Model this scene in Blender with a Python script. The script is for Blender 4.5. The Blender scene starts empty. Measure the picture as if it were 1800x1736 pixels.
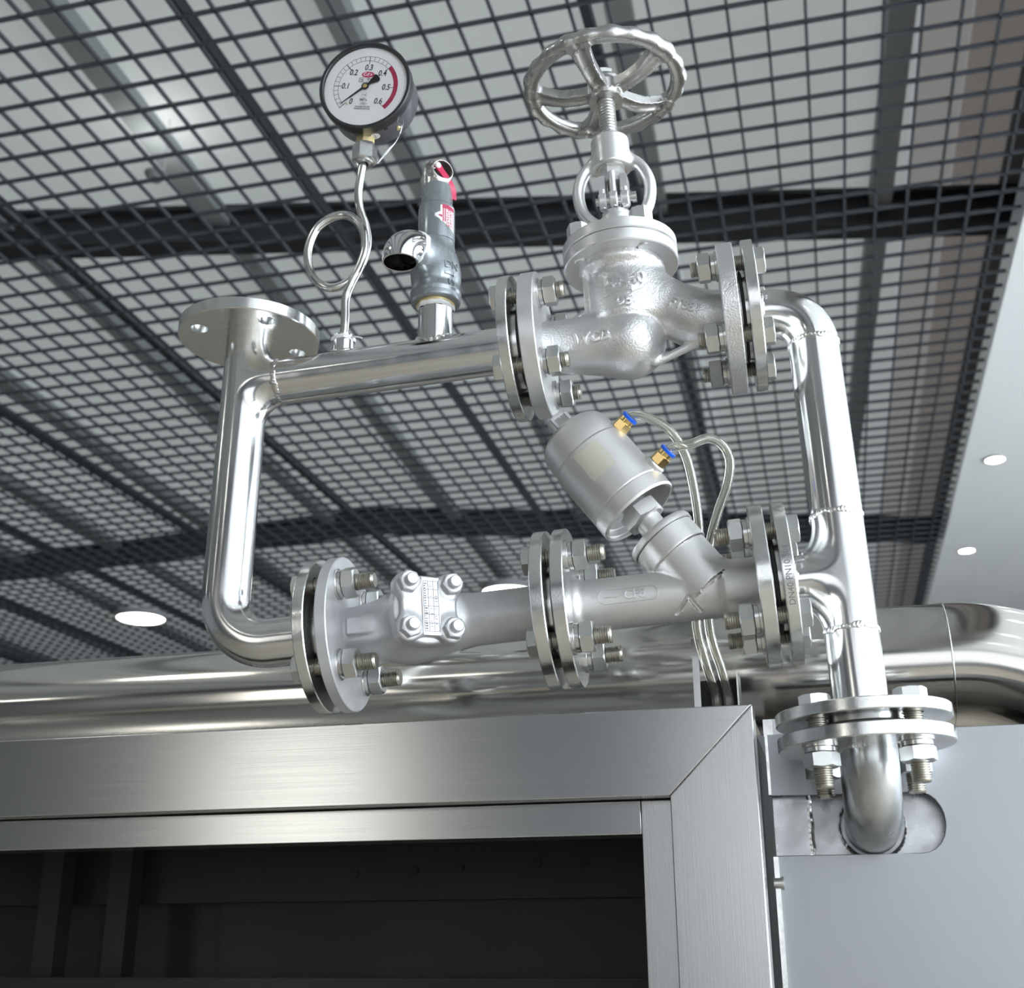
import bpy, bmesh, math, random
import numpy as np
from mathutils import Matrix, Vector

random.seed(7)
RNG = np.random.default_rng(7)
SC = bpy.context.scene
COL = SC.collection
PI = math.pi

# ---------------------------------------------------------------- camera
W, H, F = 1800, 1736, 2168.9
CAM = np.array([0.0, 0.0, 1.5])
YAW, PITCH, ROLL = -0.246353, 0.351023, -0.004988


def cam_axes():
    cy, sy = math.cos(YAW), math.sin(YAW)
    w = np.array([sy * math.cos(PITCH), cy * math.cos(PITCH), math.sin(PITCH)])
    r = np.array([cy, -sy, 0.0])
    u = np.cross(r, w)
    return (math.cos(ROLL) * r + math.sin(ROLL) * u, -math.sin(ROLL) * r + math.cos(ROLL) * u, w)


CR, CU, CW = cam_axes()
cd = bpy.data.cameras.new('camera')
cam = bpy.data.objects.new('camera', cd)
COL.objects.link(cam)
cam.matrix_world = Matrix(((CR[0], CU[0], -CW[0], CAM[0]), (CR[1], CU[1], -CW[1], CAM[1]),
                           (CR[2], CU[2], -CW[2], CAM[2]), (0, 0, 0, 1)))
cd.sensor_width = 36.0
cd.lens = F * 36.0 / W
cd.clip_start = 0.05
cd.dof.use_dof = True
cd.dof.focus_distance = 1.19
cd.dof.aperture_fstop = 9.0
SC.camera = cam

# ---------------------------------------------------------------- world, exposure, light levels
wd = bpy.data.worlds.new('world')
SC.world = wd
wd.use_nodes = True
wd.node_tree.nodes['Background'].inputs[0].default_value = (0.75, 0.82, 0.9, 1)
wd.node_tree.nodes['Background'].inputs[1].default_value = 0.5
SC.view_settings.view_transform = 'Standard'
SC.view_settings.look = 'None'
SC.view_settings.exposure = 0.1
SC.view_settings.gamma = 1.0
SC.view_settings.use_curve_mapping = False
SKYLIGHT_STRENGTH = 0.225
PANE_RIGHT_STRENGTH = 8.2
PANE_WARM_STRENGTH = 2.0
PANE_COOL_STRENGTH = 0.55
LAMP_STRENGTH = 14.0


# ---------------------------------------------------------------- pixel -> place helpers
def ray(x, y):
    return ((x - W / 2) / F) * CR - ((y - H / 2) / F) * CU + CW


def on_y(x, y, Y):
    d = ray(x, y)
    return CAM + d * (Y / d[1])


LOOP_S = 0.045
LOOP_C = 1.1176 - LOOP_S * 0.03


def loop_y(x):
    return LOOP_C + LOOP_S * x


def at(x, y, dy=0.0):
    """a pixel on the upright plane that carries the pipe loop (dy metres behind it)"""
    d = ray(x, y)
    return CAM + d * ((LOOP_C + dy) / (d[1] - LOOP_S * d[0]))


# ---------------------------------------------------------------- materials
MATS = {}


def principled(name):
    m = bpy.data.materials.new(name)
    m.use_nodes = True
    nt = m.node_tree
    return m, nt, nt.nodes['Principled BSDF']


def mat(name, color, rough=0.4, metal=0.0, bump=0.0, bump_scale=300.0, rvar=0.0, rscale=(40, 40, 40), cvar=0.0,
        cscale=(30, 30, 30), spec=0.5, coat=0.0, emit=None, estr=0.0, aniso=0.0, detail=4.0, cdark=0.7):
    m, nt, b = principled(name)
    N, L = nt.nodes, nt.links
    col = (*color, 1.0)
    b.inputs['Base Color'].default_value = col
    b.inputs['Roughness'].default_value = rough
    b.inputs['Metallic'].default_value = metal
    b.inputs['Specular IOR Level'].default_value = spec
    b.inputs['Coat Weight'].default_value = coat
    if aniso:
        b.inputs['Anisotropic'].default_value = aniso
    if emit:
        b.inputs['Emission Color'].default_value = (*emit, 1)
        b.inputs['Emission Strength'].default_value = estr
    if bump or rvar or cvar:
        tc = N.new('ShaderNodeTexCoord')
    if bump:
        n = N.new('ShaderNodeTexNoise')
        n.inputs['Scale'].default_value = bump_scale
        n.inputs['Detail'].default_value = detail
        L.new(tc.outputs['Object'], n.inputs['Vector'])
        bp = N.new('ShaderNodeBump')
        bp.inputs['Strength'].default_value = bump
        bp.inputs['Distance'].default_value = 0.001
        L.new(n.outputs['Fac'], bp.inputs['Height'])
        L.new(bp.outputs['Normal'], b.inputs['Normal'])
    if rvar:
        mp = N.new('ShaderNodeMapping')
        mp.inputs['Scale'].default_value = rscale
        L.new(tc.outputs['Object'], mp.inputs['Vector'])
        n = N.new('ShaderNodeTexNoise')
        n.inputs['Scale'].default_value = 1.0
        n.inputs['Detail'].default_value = 5.0
        L.new(mp.outputs['Vector'], n.inputs['Vector'])
        mr = N.new('ShaderNodeMapRange')
        mr.inputs['From Min'].default_value = 0.3
        mr.inputs['From Max'].default_value = 0.7
        mr.inputs['To Min'].default_value = max(0.02, rough - rvar)
        mr.inputs['To Max'].default_value = rough + rvar
        L.new(n.outputs['Fac'], mr.inputs['Value'])
        L.new(mr.outputs['Result'], b.inputs['Roughness'])
    if cvar:
        mp2 = N.new('ShaderNodeMapping')
        mp2.inputs['Scale'].default_value = cscale
        L.new(tc.outputs['Object'], mp2.inputs['Vector'])
        n2 = N.new('ShaderNodeTexNoise')
        n2.inputs['Scale'].default_value = 1.0
        n2.inputs['Detail'].default_value = 6.0
        L.new(mp2.outputs['Vector'], n2.inputs['Vector'])
        r = N.new('ShaderNodeValToRGB')
        r.color_ramp.elements[0].position = 0.5 - 0.3 * cvar
        r.color_ramp.elements[0].color = (color[0] * cdark, color[1] * cdark, color[2] * cdark, 1)
        r.color_ramp.elements[1].position = 0.5 + 0.1
        r.color_ramp.elements[1].color = col
        L.new(n2.outputs['Fac'], r.inputs['Fac'])
        L.new(r.outputs['Color'], b.inputs['Base Color'])
    MATS[name] = m
    return m


def brushed(name, color, rough, scale, bump):
    """brushed sheet: fine scratches stretched along one direction"""
    m, nt, b = principled(name)
    N, L = nt.nodes, nt.links
    b.inputs['Base Color'].default_value = (*color, 1)
    b.inputs['Metallic'].default_value = 1.0
    tc = N.new('ShaderNodeTexCoord')
    mp = N.new('ShaderNodeMapping')
    mp.inputs['Scale'].default_value = scale
    L.new(tc.outputs['Object'], mp.inputs['Vector'])
    n = N.new('ShaderNodeTexNoise')
    n.inputs['Scale'].default_value = 1.0
    n.inputs['Detail'].default_value = 3.0
    L.new(mp.outputs['Vector'], n.inputs['Vector'])
    bp = N.new('ShaderNodeBump')
    bp.inputs['Strength'].default_value = bump
    bp.inputs['Distance'].default_value = 0.0004
    L.new(n.outputs['Fac'], bp.inputs['Height'])
    L.new(bp.outputs['Normal'], b.inputs['Normal'])
    mr = N.new('ShaderNodeMapRange')
    mr.inputs['To Min'].default_value = rough - 0.05
    mr.inputs['To Max'].default_value = rough + 0.05
    L.new(n.outputs['Fac'], mr.inputs['Value'])
    L.new(mr.outputs['Result'], b.inputs['Roughness'])
    MATS[name] = m
    return m


def clear(name, color, gloss, rough=0.02):
    """thin clear sheet: mostly see-through with a glossy surface"""
    m = bpy.data.materials.new(name)
    m.use_nodes = True
    nt = m.node_tree
    N, L = nt.nodes, nt.links
    N.remove(N['Principled BSDF'])
    t = N.new('ShaderNodeBsdfTransparent')
    t.inputs['Color'].default_value = (*color, 1)
    g = N.new('ShaderNodeBsdfGlossy')
    g.inputs['Roughness'].default_value = rough
    mx = N.new('ShaderNodeMixShader')
    fr = N.new('ShaderNodeFresnel')
    fr.inputs['IOR'].default_value = 1.0 + gloss
    L.new(fr.outputs['Fac'], mx.inputs['Fac'])
    L.new(t.outputs['BSDF'], mx.inputs[1])
    L.new(g.outputs['BSDF'], mx.inputs[2])
    L.new(mx.outputs['Shader'], N['Material Output'].inputs['Surface'])
    MATS[name] = m
    return m


mat('steel_polished', (0.77, 0.775, 0.775), 0.17, 1.0, rvar=0.05, rscale=(60, 60, 14), bump=0.03, bump_scale=90)
mat('steel_tube', (0.72, 0.715, 0.70), 0.16, 1.0, rvar=0.05)
mat('steel_flange', (0.78, 0.79, 0.78), 0.22, 1.0, rvar=0.06, rscale=(120, 120, 120), bump=0.05, bump_scale=500)
mat('steel_mirror', (0.82, 0.82, 0.83), 0.05, 1.0)
mat('steel_bolt', (0.71, 0.72, 0.71), 0.29, 1.0)
mat('steel_dull', (0.55, 0.57, 0.57), 0.33, 1.0, rvar=0.08, rscale=(60, 60, 20), cvar=0.5, cscale=(60, 60, 40), cdark=0.82)
mat('steel_thread', (0.52, 0.50, 0.45), 0.33, 1.0)
mat('steel_washer', (0.68, 0.68, 0.67), 0.25, 1.0)
mat('weld', (0.66, 0.655, 0.64), 0.26, 1.0, bump=0.25, bump_scale=380, rvar=0.08)
mat('cast_silver', (0.74, 0.745, 0.75), 0.36, 0.85, bump=0.5, bump_scale=480, rvar=0.08, rscale=(90, 90, 90), detail=2.0)
mat('cast_silver_smooth', (0.76, 0.765, 0.77), 0.36, 0.8, bump=0.10, bump_scale=350, rvar=0.08, rscale=(80, 80, 80))
mat('wheel_silver', (0.52, 0.52, 0.515), 0.31, 0.9, bump=0.25, bump_scale=170, rvar=0.12, rscale=(70, 70, 70), detail=5)
mat('silver_paint', (0.565, 0.57, 0.585), 0.40, 0.5, bump=0.08, bump_scale=300, cvar=0.6, cscale=(30, 30, 30), cdark=0.85)
mat('blasted_steel', (0.66, 0.655, 0.65), 0.46, 0.9, bump=0.16, bump_scale=900, rvar=0.05, rscale=(30, 30, 30))
mat('grey_paint', (0.27, 0.30, 0.32), 0.28, 0.5, bump=0.10, bump_scale=160, rvar=0.08)
mat('foil_silver', (0.62, 0.61, 0.58), 0.22, 0.9, bump=0.5, bump_scale=110)
mat('black_plastic', (0.022, 0.022, 0.024), 0.32)
mat('case_paint', (0.10, 0.10, 0.115), 0.34, 0.2, bump=0.03, bump_scale=700, coat=0.3)
mat('black', (0.006, 0.006, 0.006), 0.6)
mat('rubber', (0.03, 0.03, 0.032), 0.65)
mat('gasket', (0.06, 0.06, 0.06), 0.7)
mat('dial_white', (0.93, 0.945, 0.96), 0.45)
mat('print_black', (0.02, 0.02, 0.025), 0.6)
mat('print_grey', (0.16, 0.16, 0.17), 0.6)
mat('print_red', (0.42, 0.03, 0.09), 0.5)
mat('logo_red', (0.60, 0.02, 0.12), 0.5)
mat('lever_red', (0.55, 0.03, 0.10), 0.35, bump=0.1, bump_scale=300)
mat('rust', (0.55, 0.24, 0.04), 0.7)
mat('label_white', (0.82, 0.80, 0.80), 0.4)
mat('label_cream', (0.55, 0.54, 0.47), 0.4, 0.3)
mat('plate_white', (0.62, 0.62, 0.64), 0.3, 0.3)
mat('brass', (0.86, 0.64, 0.30), 0.24, 1.0)
mat('cast_letter', (0.84, 0.845, 0.85), 0.28, 0.85)
mat('blasted_letter', (0.76, 0.755, 0.75), 0.36, 0.9)
mat('lamp_up', (0.8, 0.8, 0.78), 0.4, emit=(1.0, 0.99, 0.97), estr=75.0)
mat('brass_pale', (0.78, 0.66, 0.36), 0.35, 0.8)
mat('blue_plastic', (0.01, 0.12, 0.72), 0.3)
mat('tape_white', (0.75, 0.76, 0.76), 0.5, bump=0.5, bump_scale=400)
mat('slat_paint', (0.045, 0.052, 0.062), 0.55)
mat('beam_paint', (0.028, 0.031, 0.036), 0.6)
mat('purlin_paint', (0.30, 0.33, 0.335), 0.6)
mat('runner_paint', (0.020, 0.024, 0.032), 0.55)
mat('opaque_panel', (0.22, 0.205, 0.20), 0.7, bump=0.1, bump_scale=20)
mat('skylight', (0.5, 0.52, 0.52), 0.8, emit=(0.89, 0.99, 1.0), estr=SKYLIGHT_STRENGTH)
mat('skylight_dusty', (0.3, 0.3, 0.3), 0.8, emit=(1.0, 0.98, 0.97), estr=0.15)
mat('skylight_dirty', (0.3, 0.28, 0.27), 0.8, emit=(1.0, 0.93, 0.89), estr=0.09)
mat('soffit_white', (0.86, 0.91, 0.94), 0.28, coat=0.4)
mat('wall_paint', (0.34, 0.36, 0.38), 0.8)
mat('wall_dark', (0.20, 0.21, 0.22), 0.8)
mat('wall_white', (0.80, 0.80, 0.79), 0.7)
mat('floor_tile', (0.44, 0.392, 0.328), 0.45, cvar=0.5, cscale=(0.8, 0.8, 0.8), cdark=0.8)
mat('window_light_right', (0.8, 0.8, 0.8), 0.5, emit=(0.86, 0.93, 1.0), estr=PANE_RIGHT_STRENGTH)
mat('window_light_back', (0.8, 0.8, 0.8), 0.5, emit=(1.0, 0.96, 0.88), estr=PANE_WARM_STRENGTH)
mat('window_light_frosted', (0.8, 0.8, 0.8), 0.5, emit=(0.93, 0.96, 1.0), estr=PANE_COOL_STRENGTH)
mat('window_frame', (0.20, 0.20, 0.21), 0.5)
mat('lamp_lens', (0.9, 0.9, 0.88), 0.4, emit=(1.0, 0.98, 0.90), estr=LAMP_STRENGTH)
mat('lamp_ring', (0.25, 0.26, 0.27), 0.4)
brushed('brushed_x', (0.56, 0.565, 0.565), 0.20, (5, 1400, 1400), 0.08)
brushed('brushed_z', (0.62, 0.62, 0.62), 0.26, (1400, 1400, 5), 0.08)
brushed('panel_steel', (0.42, 0.435, 0.46), 0.40, (300, 300, 6), 0.15)
mat('recess_steel', (0.52, 0.53, 0.55), 0.32, 1.0, rvar=0.08, rscale=(50, 50, 50))
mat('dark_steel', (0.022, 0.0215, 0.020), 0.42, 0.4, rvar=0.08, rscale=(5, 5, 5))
mat('cladding', (0.72, 0.70, 0.665), 0.13, 1.0, rvar=0.05, rscale=(4, 60, 60))
clear('gauge_glass', (0.99, 0.99, 0.99), 0.28)


# clear plastic hose
def hose_material():
    m, nt, b = principled('clear_hose')
    b.inputs['Base Color'].default_value = (0.97, 0.965, 0.90, 1)
    b.inputs['Roughness'].default_value = 0.04
    b.inputs['Transmission Weight'].default_value = 0.96
    b.inputs['IOR'].default_value = 1.4
    MATS['clear_hose'] = m


hose_material()


# ---------------------------------------------------------------- mesh building
def vec(*a):
    return np.array(a, float)


def unit(v):
    v = np.asarray(v, float)
    return v / np.linalg.norm(v)


def frame(o, z, x=None):
    """4x4 numpy frame with local z along z"""
    z = unit(z)
    if x is None:
        x = (0, 0, 1) if abs(z[2]) < 0.9 else (1, 0, 0)
    x = np.asarray(x, float)
    x = unit(x - z * (x @ z))
    y = np.cross(z, x)
    M = np.eye(4)
    M[:3, 0], M[:3, 1], M[:3, 2], M[:3, 3] = x, y, z, o
    return M


I4 = np.eye(4)


class MB:
    def __init__(self):
        self.v, self.f, self.n = [], [], 0

    def add(self, verts, faces, M=None):
        v = np.asarray(verts, float)
        if M is not None:
            v = v @ M[:3, :3].T + M[:3, 3]
        b = self.n
        self.v.append(v)
        self.n += len(v)
        self.f.extend([tuple(b + i for i in f) for f in faces])
        return self

    def lathe(self, prof, M=None, seg=48, rmod=None):
        """prof: list of (r, z); r = 0 closes the end"""
        vs, fs, rings = [], [], []
        for r, z in prof:
            if r <= 1e-9:
                rings.append([len(vs)])
                vs.append((0, 0, z))
            else:
                s = len(vs)
                for i in range(seg):
                    a = 2 * PI * i / seg
                    rr = r * (rmod(a) if rmod else 1)
                    vs.append((rr * math.cos(a), rr * math.sin(a), z))
                rings.append(list(range(s, s + seg)))
        for A, B in zip(rings[:-1], rings[1:]):
            if len(A) == 1 and len(B) == 1:
                continue
            for i in range(seg):
                j = (i + 1) % seg
                if len(A) == 1:
                    fs.append((A[0], B[j], B[i]))
                elif len(B) == 1:
                    fs.append((A[i], A[j], B[0]))
                else:
                    fs.append((A[i], A[j], B[j], B[i]))
        return self.add(vs, fs, M)

    def box(self, lo, hi, M=None):
        x0, y0, z0 = lo
        x1, y1, z1 = hi
        vs = [(x0, y0, z0), (x1, y0, z0), (x1, y1, z0), (x0, y1, z0), (x0, y0, z1), (x1, y0, z1), (x1, y1, z1), (x0, y1, z1)]
        fs = [(0, 3, 2, 1), (4, 5, 6, 7), (0, 1, 5, 4), (1, 2, 6, 5), (2, 3, 7, 6), (3, 0, 4, 7)]
        return self.add(vs, fs, M)

    def prism(self, poly, z0, z1, M=None):
        """poly: 2D loop, extruded along z"""
        n = len(poly)
        vs = [(x, y, z0) for x, y in poly] + [(x, y, z1) for x, y in poly]
        fs = [tuple(range(n - 1, -1, -1)), tuple(range(n, 2 * n))]
        for i in range(n):
            j = (i + 1) % n
            fs.append((i, j, n + j, n + i))
        return self.add(vs, fs, M)

    def tube(self, pts, r, seg=24, caps=True, closed=False, rfun=None):
        P = np.asarray(pts, float)
        n = len(P)
        T = np.zeros_like(P)
        for i in range(n):
            if closed:
                T[i] = P[(i + 1) % n] - P[i - 1]
            else:
                T[i] = P[min(i + 1, n - 1)] - P[max(i - 1, 0)]
            T[i] = unit(T[i])
        a = np.array([0, 0, 1.0]) if abs(T[0][2]) < 0.9 else np.array([1.0, 0, 0])
        x = unit(a - T[0] * (a @ T[0]))
        vs, fs = [], []
        for i in range(n):
            x = unit(x - T[i] * (x @ T[i]))
            y = np.cross(T[i], x)
            rr = r[i] if hasattr(r, '__len__') else r
            for k in range(seg):
                an = 2 * PI * k / seg
                q = rr * (rfun(i, an) if rfun else 1)
                vs.append(P[i] + q * (math.cos(an) * x + math.sin(an) * y))
        m = n if closed else n - 1
        for i in range(m):
            i2 = (i + 1) % n
            for k in range(seg):
                k2 = (k + 1) % seg
                fs.append((i * seg + k, i * seg + k2, i2 * seg + k2, i2 * seg + k))
        if caps and not closed:
            fs.append(tuple(range(seg - 1, -1, -1)))
            fs.append(tuple(range((n - 1) * seg, n * seg)))
        return self.add(vs, fs)

    def hexa(self, af, z0, z1, M=None, chamfer=(True, True), rot=0.0):
        """hexagonal nut or head with rounded corners at the chosen ends"""
        R = af / math.sqrt(3)
        c = 0.10 * af * 0.55
        vs, fs = [], []
        seg = 12
        rings = []

        def ring(z, scale_corner, rr=None):
            s = len(vs)
            for i in range(seg):
                a = rot + 2 * PI * i / seg
                r = R if i % 2 == 0 else af / 2
                if rr is not None:
                    r = rr
                vs.append((r * math.cos(a), r * math.sin(a), z if (i % 2 == 1 or scale_corner == 0) else z - scale_corner))
            rings.append(list(range(s, s + seg)))
        if chamfer[0]:
            ring(z0, 0, af / 2 * 0.95)
            ring(z0 + c * 0.35, -c * 0.6)
        else:
            ring(z0, 0)
        if chamfer[1]:
            ring(z1 - c * 0.35, c * 0.6)
            ring(z1, 0, af / 2 * 0.95)
        else:
            ring(z1, 0)
        for A, B in zip(rings[:-1], rings[1:]):
            for i in range(seg):
                j = (i + 1) % seg
                fs.append((A[i], A[j], B[j], B[i]))
        fs.append(tuple(reversed(rings[0])))
        fs.append(tuple(rings[-1]))
        return self.add(vs, fs, M)

    def mesh(self, name, m, smooth=True, angle=32):
        me = bpy.data.meshes.new(name)
        V = np.concatenate(self.v) if self.v else np.zeros((0, 3))
        me.from_pydata(V.tolist(), [], self.f)
        me.materials.append(MATS[m])
        me.update()
        if smooth:
            me.shade_smooth()
            me.set_sharp_from_angle(angle=math.radians(angle))
        return me

    def build(self, name, m, parent=None, smooth=True, angle=32, label=None):
        return put(name, self.mesh(name, m, smooth, angle), parent, label)


def put(name, me, parent=None, label=None):
    """link a mesh given in place coordinates; a part keeps them under its parent"""
    o = bpy.data.objects.new(name, me)
    COL.objects.link(o)
    if parent is not None:
        o.parent = parent
        o.matrix_parent_inverse = parent_inv(parent)
    if label:
        o['label'] = label
    return o


def world_of(o):
    M = o.matrix_basis.copy()
    if o.parent:
        M = world_of(o.parent) @ o.matrix_parent_inverse @ M
    return M


def parent_inv(p):
    return world_of(p).inverted()


def thing(name, label, cat, loc, group=None):
    o = bpy.data.objects.new(name, None)
    COL.objects.link(o)
    o.empty_display_size = 0.02
    o.location = loc
    o['label'] = label
    o['category'] = cat
    if group:
        o['group'] = group
    return o


def tag(o, label=None, cat=None, group=None, kind=None):
    for k, v in (('label', label), ('category', cat), ('group', group), ('kind', kind)):
        if v:
            o[k] = v
    return o


# ---------------------------------------------------------------- distance-field bodies (castings)
def d_caps(p, a, b, ra, rb=None):
    a, b = np.asarray(a, float), np.asarray(b, float)
    ab = b - a
    t = np.clip(((p - a) @ ab) / (ab @ ab), 0, 1)
    d = np.linalg.norm(p - a - t[:, None] * ab, axis=1)
    return d - (ra if rb is None else ra + (rb - ra) * t)


def d_cyl(p, a, b, r, rnd=0.0):
    a, b = np.asarray(a, float), np.asarray(b, float)
    ab = b - a
    L = np.linalg.norm(ab)
    u = ab / L
    q = p - (a + b) / 2
    h = q @ u
    rad = np.linalg.norm(q - h[:, None] * u, axis=1)
    dx = rad - r + rnd
    dy = np.abs(h) - L / 2 + rnd
    return np.minimum(np.maximum(dx, dy), 0) + np.hypot(np.maximum(dx, 0), np.maximum(dy, 0)) - rnd


def d_sph(p, c, r):
    return np.linalg.norm(p - np.asarray(c, float), axis=1) - r


def d_ell(p, c, r):
    q = (p - np.asarray(c, float)) / np.asarray(r, float)
    k = np.linalg.norm(q, axis=1)
    return (k - 1) * min(r)


def d_box(p, c, half, R=None, rnd=0.0):
    q = p - np.asarray(c, float)
    if R is not None:
        q = q @ R
    q = np.abs(q) - np.asarray(half, float) + rnd
    return np.linalg.norm(np.maximum(q, 0), axis=1) + np.minimum(q.max(axis=1), 0) - rnd


def d_torus(p, c, R, r):
    q = p - np.asarray(c, float)
    return np.hypot(np.hypot(q[:, 0], q[:, 1]) - R, q[:, 2]) - r


def smin(a, b, k):
    h = np.clip(0.5 + 0.5 * (b - a) / k, 0, 1)
    return b + (a - b) * h - k * h * (1 - h)


def smax(a, b, k):
    return -smin(-a, -b, k)


def gradient(f, p, e=2e-4):
    g = np.zeros_like(p)
    for i in range(3):
        d = np.zeros(3)
        d[i] = e
        g[:, i] = f(p + d) - f(p - d)
    return g / (2 * e)


def field_mesh(name, f, lo, hi, h, m, M=None):
    """surface-nets mesh of f = 0, pulled exactly onto the surface, with the field's own normals"""
    lo, hi = np.asarray(lo, float), np.asarray(hi, float)
    n = np.ceil((hi - lo) / h).astype(int) + 1
    ax = [lo[i] + h * np.arange(n[i]) for i in range(3)]
    val = np.empty(n)
    YZ = np.stack(np.meshgrid(ax[1], ax[2], indexing='ij'), -1).reshape(-1, 2)
    step = max(1, int(400000 / len(YZ)))
    for i in range(0, n[0], step):
        xs = ax[0][i:i + step]
        p = np.empty((len(xs) * len(YZ), 3))
        p[:, 0] = np.repeat(xs, len(YZ))
        p[:, 1:] = np.tile(YZ, (len(xs), 1))
        val[i:i + len(xs)] = f(p).reshape(len(xs), n[1], n[2])
    ins = val < 0
    c = np.zeros(n - 1, int)
    corners = [(a, b, d) for a in (0, 1) for b in (0, 1) for d in (0, 1)]
    for a, b, d in corners:
        c += ins[a:n[0] - 1 + a, b:n[1] - 1 + b, d:n[2] - 1 + d]
    act = (c > 0) & (c < 8)
    idx = np.full(n - 1, -1)
    cells = np.argwhere(act)
    idx[act] = np.arange(len(cells))
    acc = np.zeros((len(cells), 3))
    cnt = np.zeros(len(cells))
    for ci in range(8):
        for cj in range(ci + 1, 8):
            A, B = np.array(corners[ci]), np.array(corners[cj])
            if np.abs(A - B).sum() != 1:
                continue
            va = val[tuple((cells + A).T)]
            vb = val[tuple((cells + B).T)]
            cr = (va < 0) != (vb < 0)
            t = np.where(cr, va / np.where(cr, va - vb, 1), 0)
            acc += np.where(cr[:, None], A + t[:, None] * (B - A), 0)
            cnt += cr
    P = lo + h * (cells + acc / cnt[:, None])
    for _ in range(3):
        g = gradient(f, P)
        s = f(P) / np.maximum((g * g).sum(1), 0.05)
        P = P - np.clip(s, -h, h)[:, None] * g
    g = gradient(f, P)
    Nn = g / np.maximum(np.linalg.norm(g, axis=1), 1e-9)[:, None]
    faces = []
    for a in range(3):
        b, d = (a + 1) % 3, (a + 2) % 3
        sl0 = [slice(None)] * 3
        sl1 = [slice(None)] * 3
        sl0[a] = slice(0, n[a] - 1)
        sl1[a] = slice(1, n[a])
        s0, s1 = ins[tuple(sl0)], ins[tuple(sl1)]
        E = np.argwhere(s0 != s1)
        E = E[(E[:, b] > 0) & (E[:, d] > 0) & (E[:, b] < n[b] - 1) & (E[:, d] < n[d] - 1)]
        fl = s0[tuple(E.T)]

        def cid(db, dd):
            q = E.copy()
            q[:, b] -= db
            q[:, d] -= dd
            return idx[tuple(q.T)]
        Q = np.stack([cid(1, 1), cid(0, 1), cid(0, 0), cid(1, 0)], 1)
        Q[~fl] = Q[~fl][:, ::-1]
        faces.append(Q[(Q >= 0).all(1)])
    Q = np.concatenate(faces)
    if M is not None:
        P = P @ M[:3, :3].T + M[:3, 3]
        Nn = Nn @ M[:3, :3].T
    me = bpy.data.meshes.new(name)
    me.vertices.add(len(P))
    me.vertices.foreach_set('co', P.astype(np.float32).ravel())
    me.loops.add(Q.size)
    me.loops.foreach_set('vertex_index', Q.astype(np.int32).ravel())
    me.polygons.add(len(Q))
    me.polygons.foreach_set('loop_start', (np.arange(len(Q)) * 4).astype(np.int32))
    me.update(calc_edges=True)
    me.validate()
    me.materials.append(MATS[m])
    me.shade_smooth()
    me.normals_split_custom_set_from_vertices(Nn.tolist())
    return me


def catmull(P, n=14):
    P = [np.asarray(p, float) for p in P]
    P = [2 * P[0] - P[1]] + P + [2 * P[-1] - P[-2]]
    out = []
    for i in range(1, len(P) - 2):
        for t in np.linspace(0, 1, n, endpoint=False):
            a, b, c, d = P[i - 1:i + 3]
            out.append(0.5 * ((2 * b) + (c - a) * t + (2 * a - 5 * b + 4 * c - d) * t * t + (3 * b - a - 3 * c + d) * t ** 3))
    out.append(P[-2])
    return out


# ---------------------------------------------------------------- lettering
def text_geo(s, size, depth, shear=0.0, offset=0.0, spacing=1.0):
    cu = bpy.data.curves.new('lettering', 'FONT')
    cu.body = s
    cu.size = size
    cu.extrude = depth / 2
    cu.align_x = 'CENTER'
    cu.align_y = 'CENTER'
    cu.shear = shear
    cu.offset = offset
    cu.space_character = spacing
    cu.resolution_u = 3
    o = bpy.data.objects.new('lettering', cu)
    COL.objects.link(o)
    dg = bpy.context.evaluated_depsgraph_get()
    dg.update()
    me = bpy.data.meshes.new_from_object(o.evaluated_get(dg))
    v = np.array([q.co[:] for q in me.vertices]).reshape(-1, 3)
    f = [tuple(p.vertices) for p in me.polygons]
    bpy.data.objects.remove(o)
    bpy.data.curves.remove(cu)
    bpy.data.meshes.remove(me)
    return v, f


def cast_on(field, M, v, height, reach=0.06):
    """lay flat geometry v (x, y, z in local plane M) on the surface of a field, raised by its z"""
    n = M[:3, 2]
    base = v.copy()
    base[:, 2] = 0
    p = base @ M[:3, :3].T + M[:3, 3] + n * reach
    for _ in range(60):
        d = field(p)
        p = p - n * np.clip(d, -0.004, 0.02)[:, None] * 0.9
    zz = np.where(v[:, 2] > 0, height, -0.0012)
    return p + n * zz[:, None]


# ================================================================ THE HALL
GRID_Z = 4.0
DECK_Z = 4.86


def structure(o, label=None):
    o['kind'] = 'structure'
    if label:
        o['label'] = label
    return o


X0, X1, Y0, Y1 = -10.0, 5.5, -6.5, 14.0
structure(MB().box((X0, Y0, -0.1), (X1, Y1, 0)).build('floor', 'floor_tile', smooth=False), 'warm beige tiled hall floor')
structure(MB().box((X0 - 0.2, Y0, 0), (X0, Y1, 5.0)).build('wall_left', 'wall_paint', smooth=False), 'plain light grey hall wall')
structure(MB().box((X0 - 0.2, Y1, 0), (X1 + 0.2, Y1 + 0.2, 5.0)).build('wall_front', 'wall_paint', smooth=False), 'plain far end wall of the hall')
structure(MB().box((X0 - 0.2, Y0 - 0.2, 0), (X1 + 0.2, Y0, 5.0)).build('wall_back', 'wall_dark', smooth=False), 'dark grey end wall with one warm window')
structure(MB().box((X1, Y0, 0), (X1 + 0.2, Y1, 5.0)).build('wall_right', 'wall_white', smooth=False), 'white side wall with tall windows')
wn = 0
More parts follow.
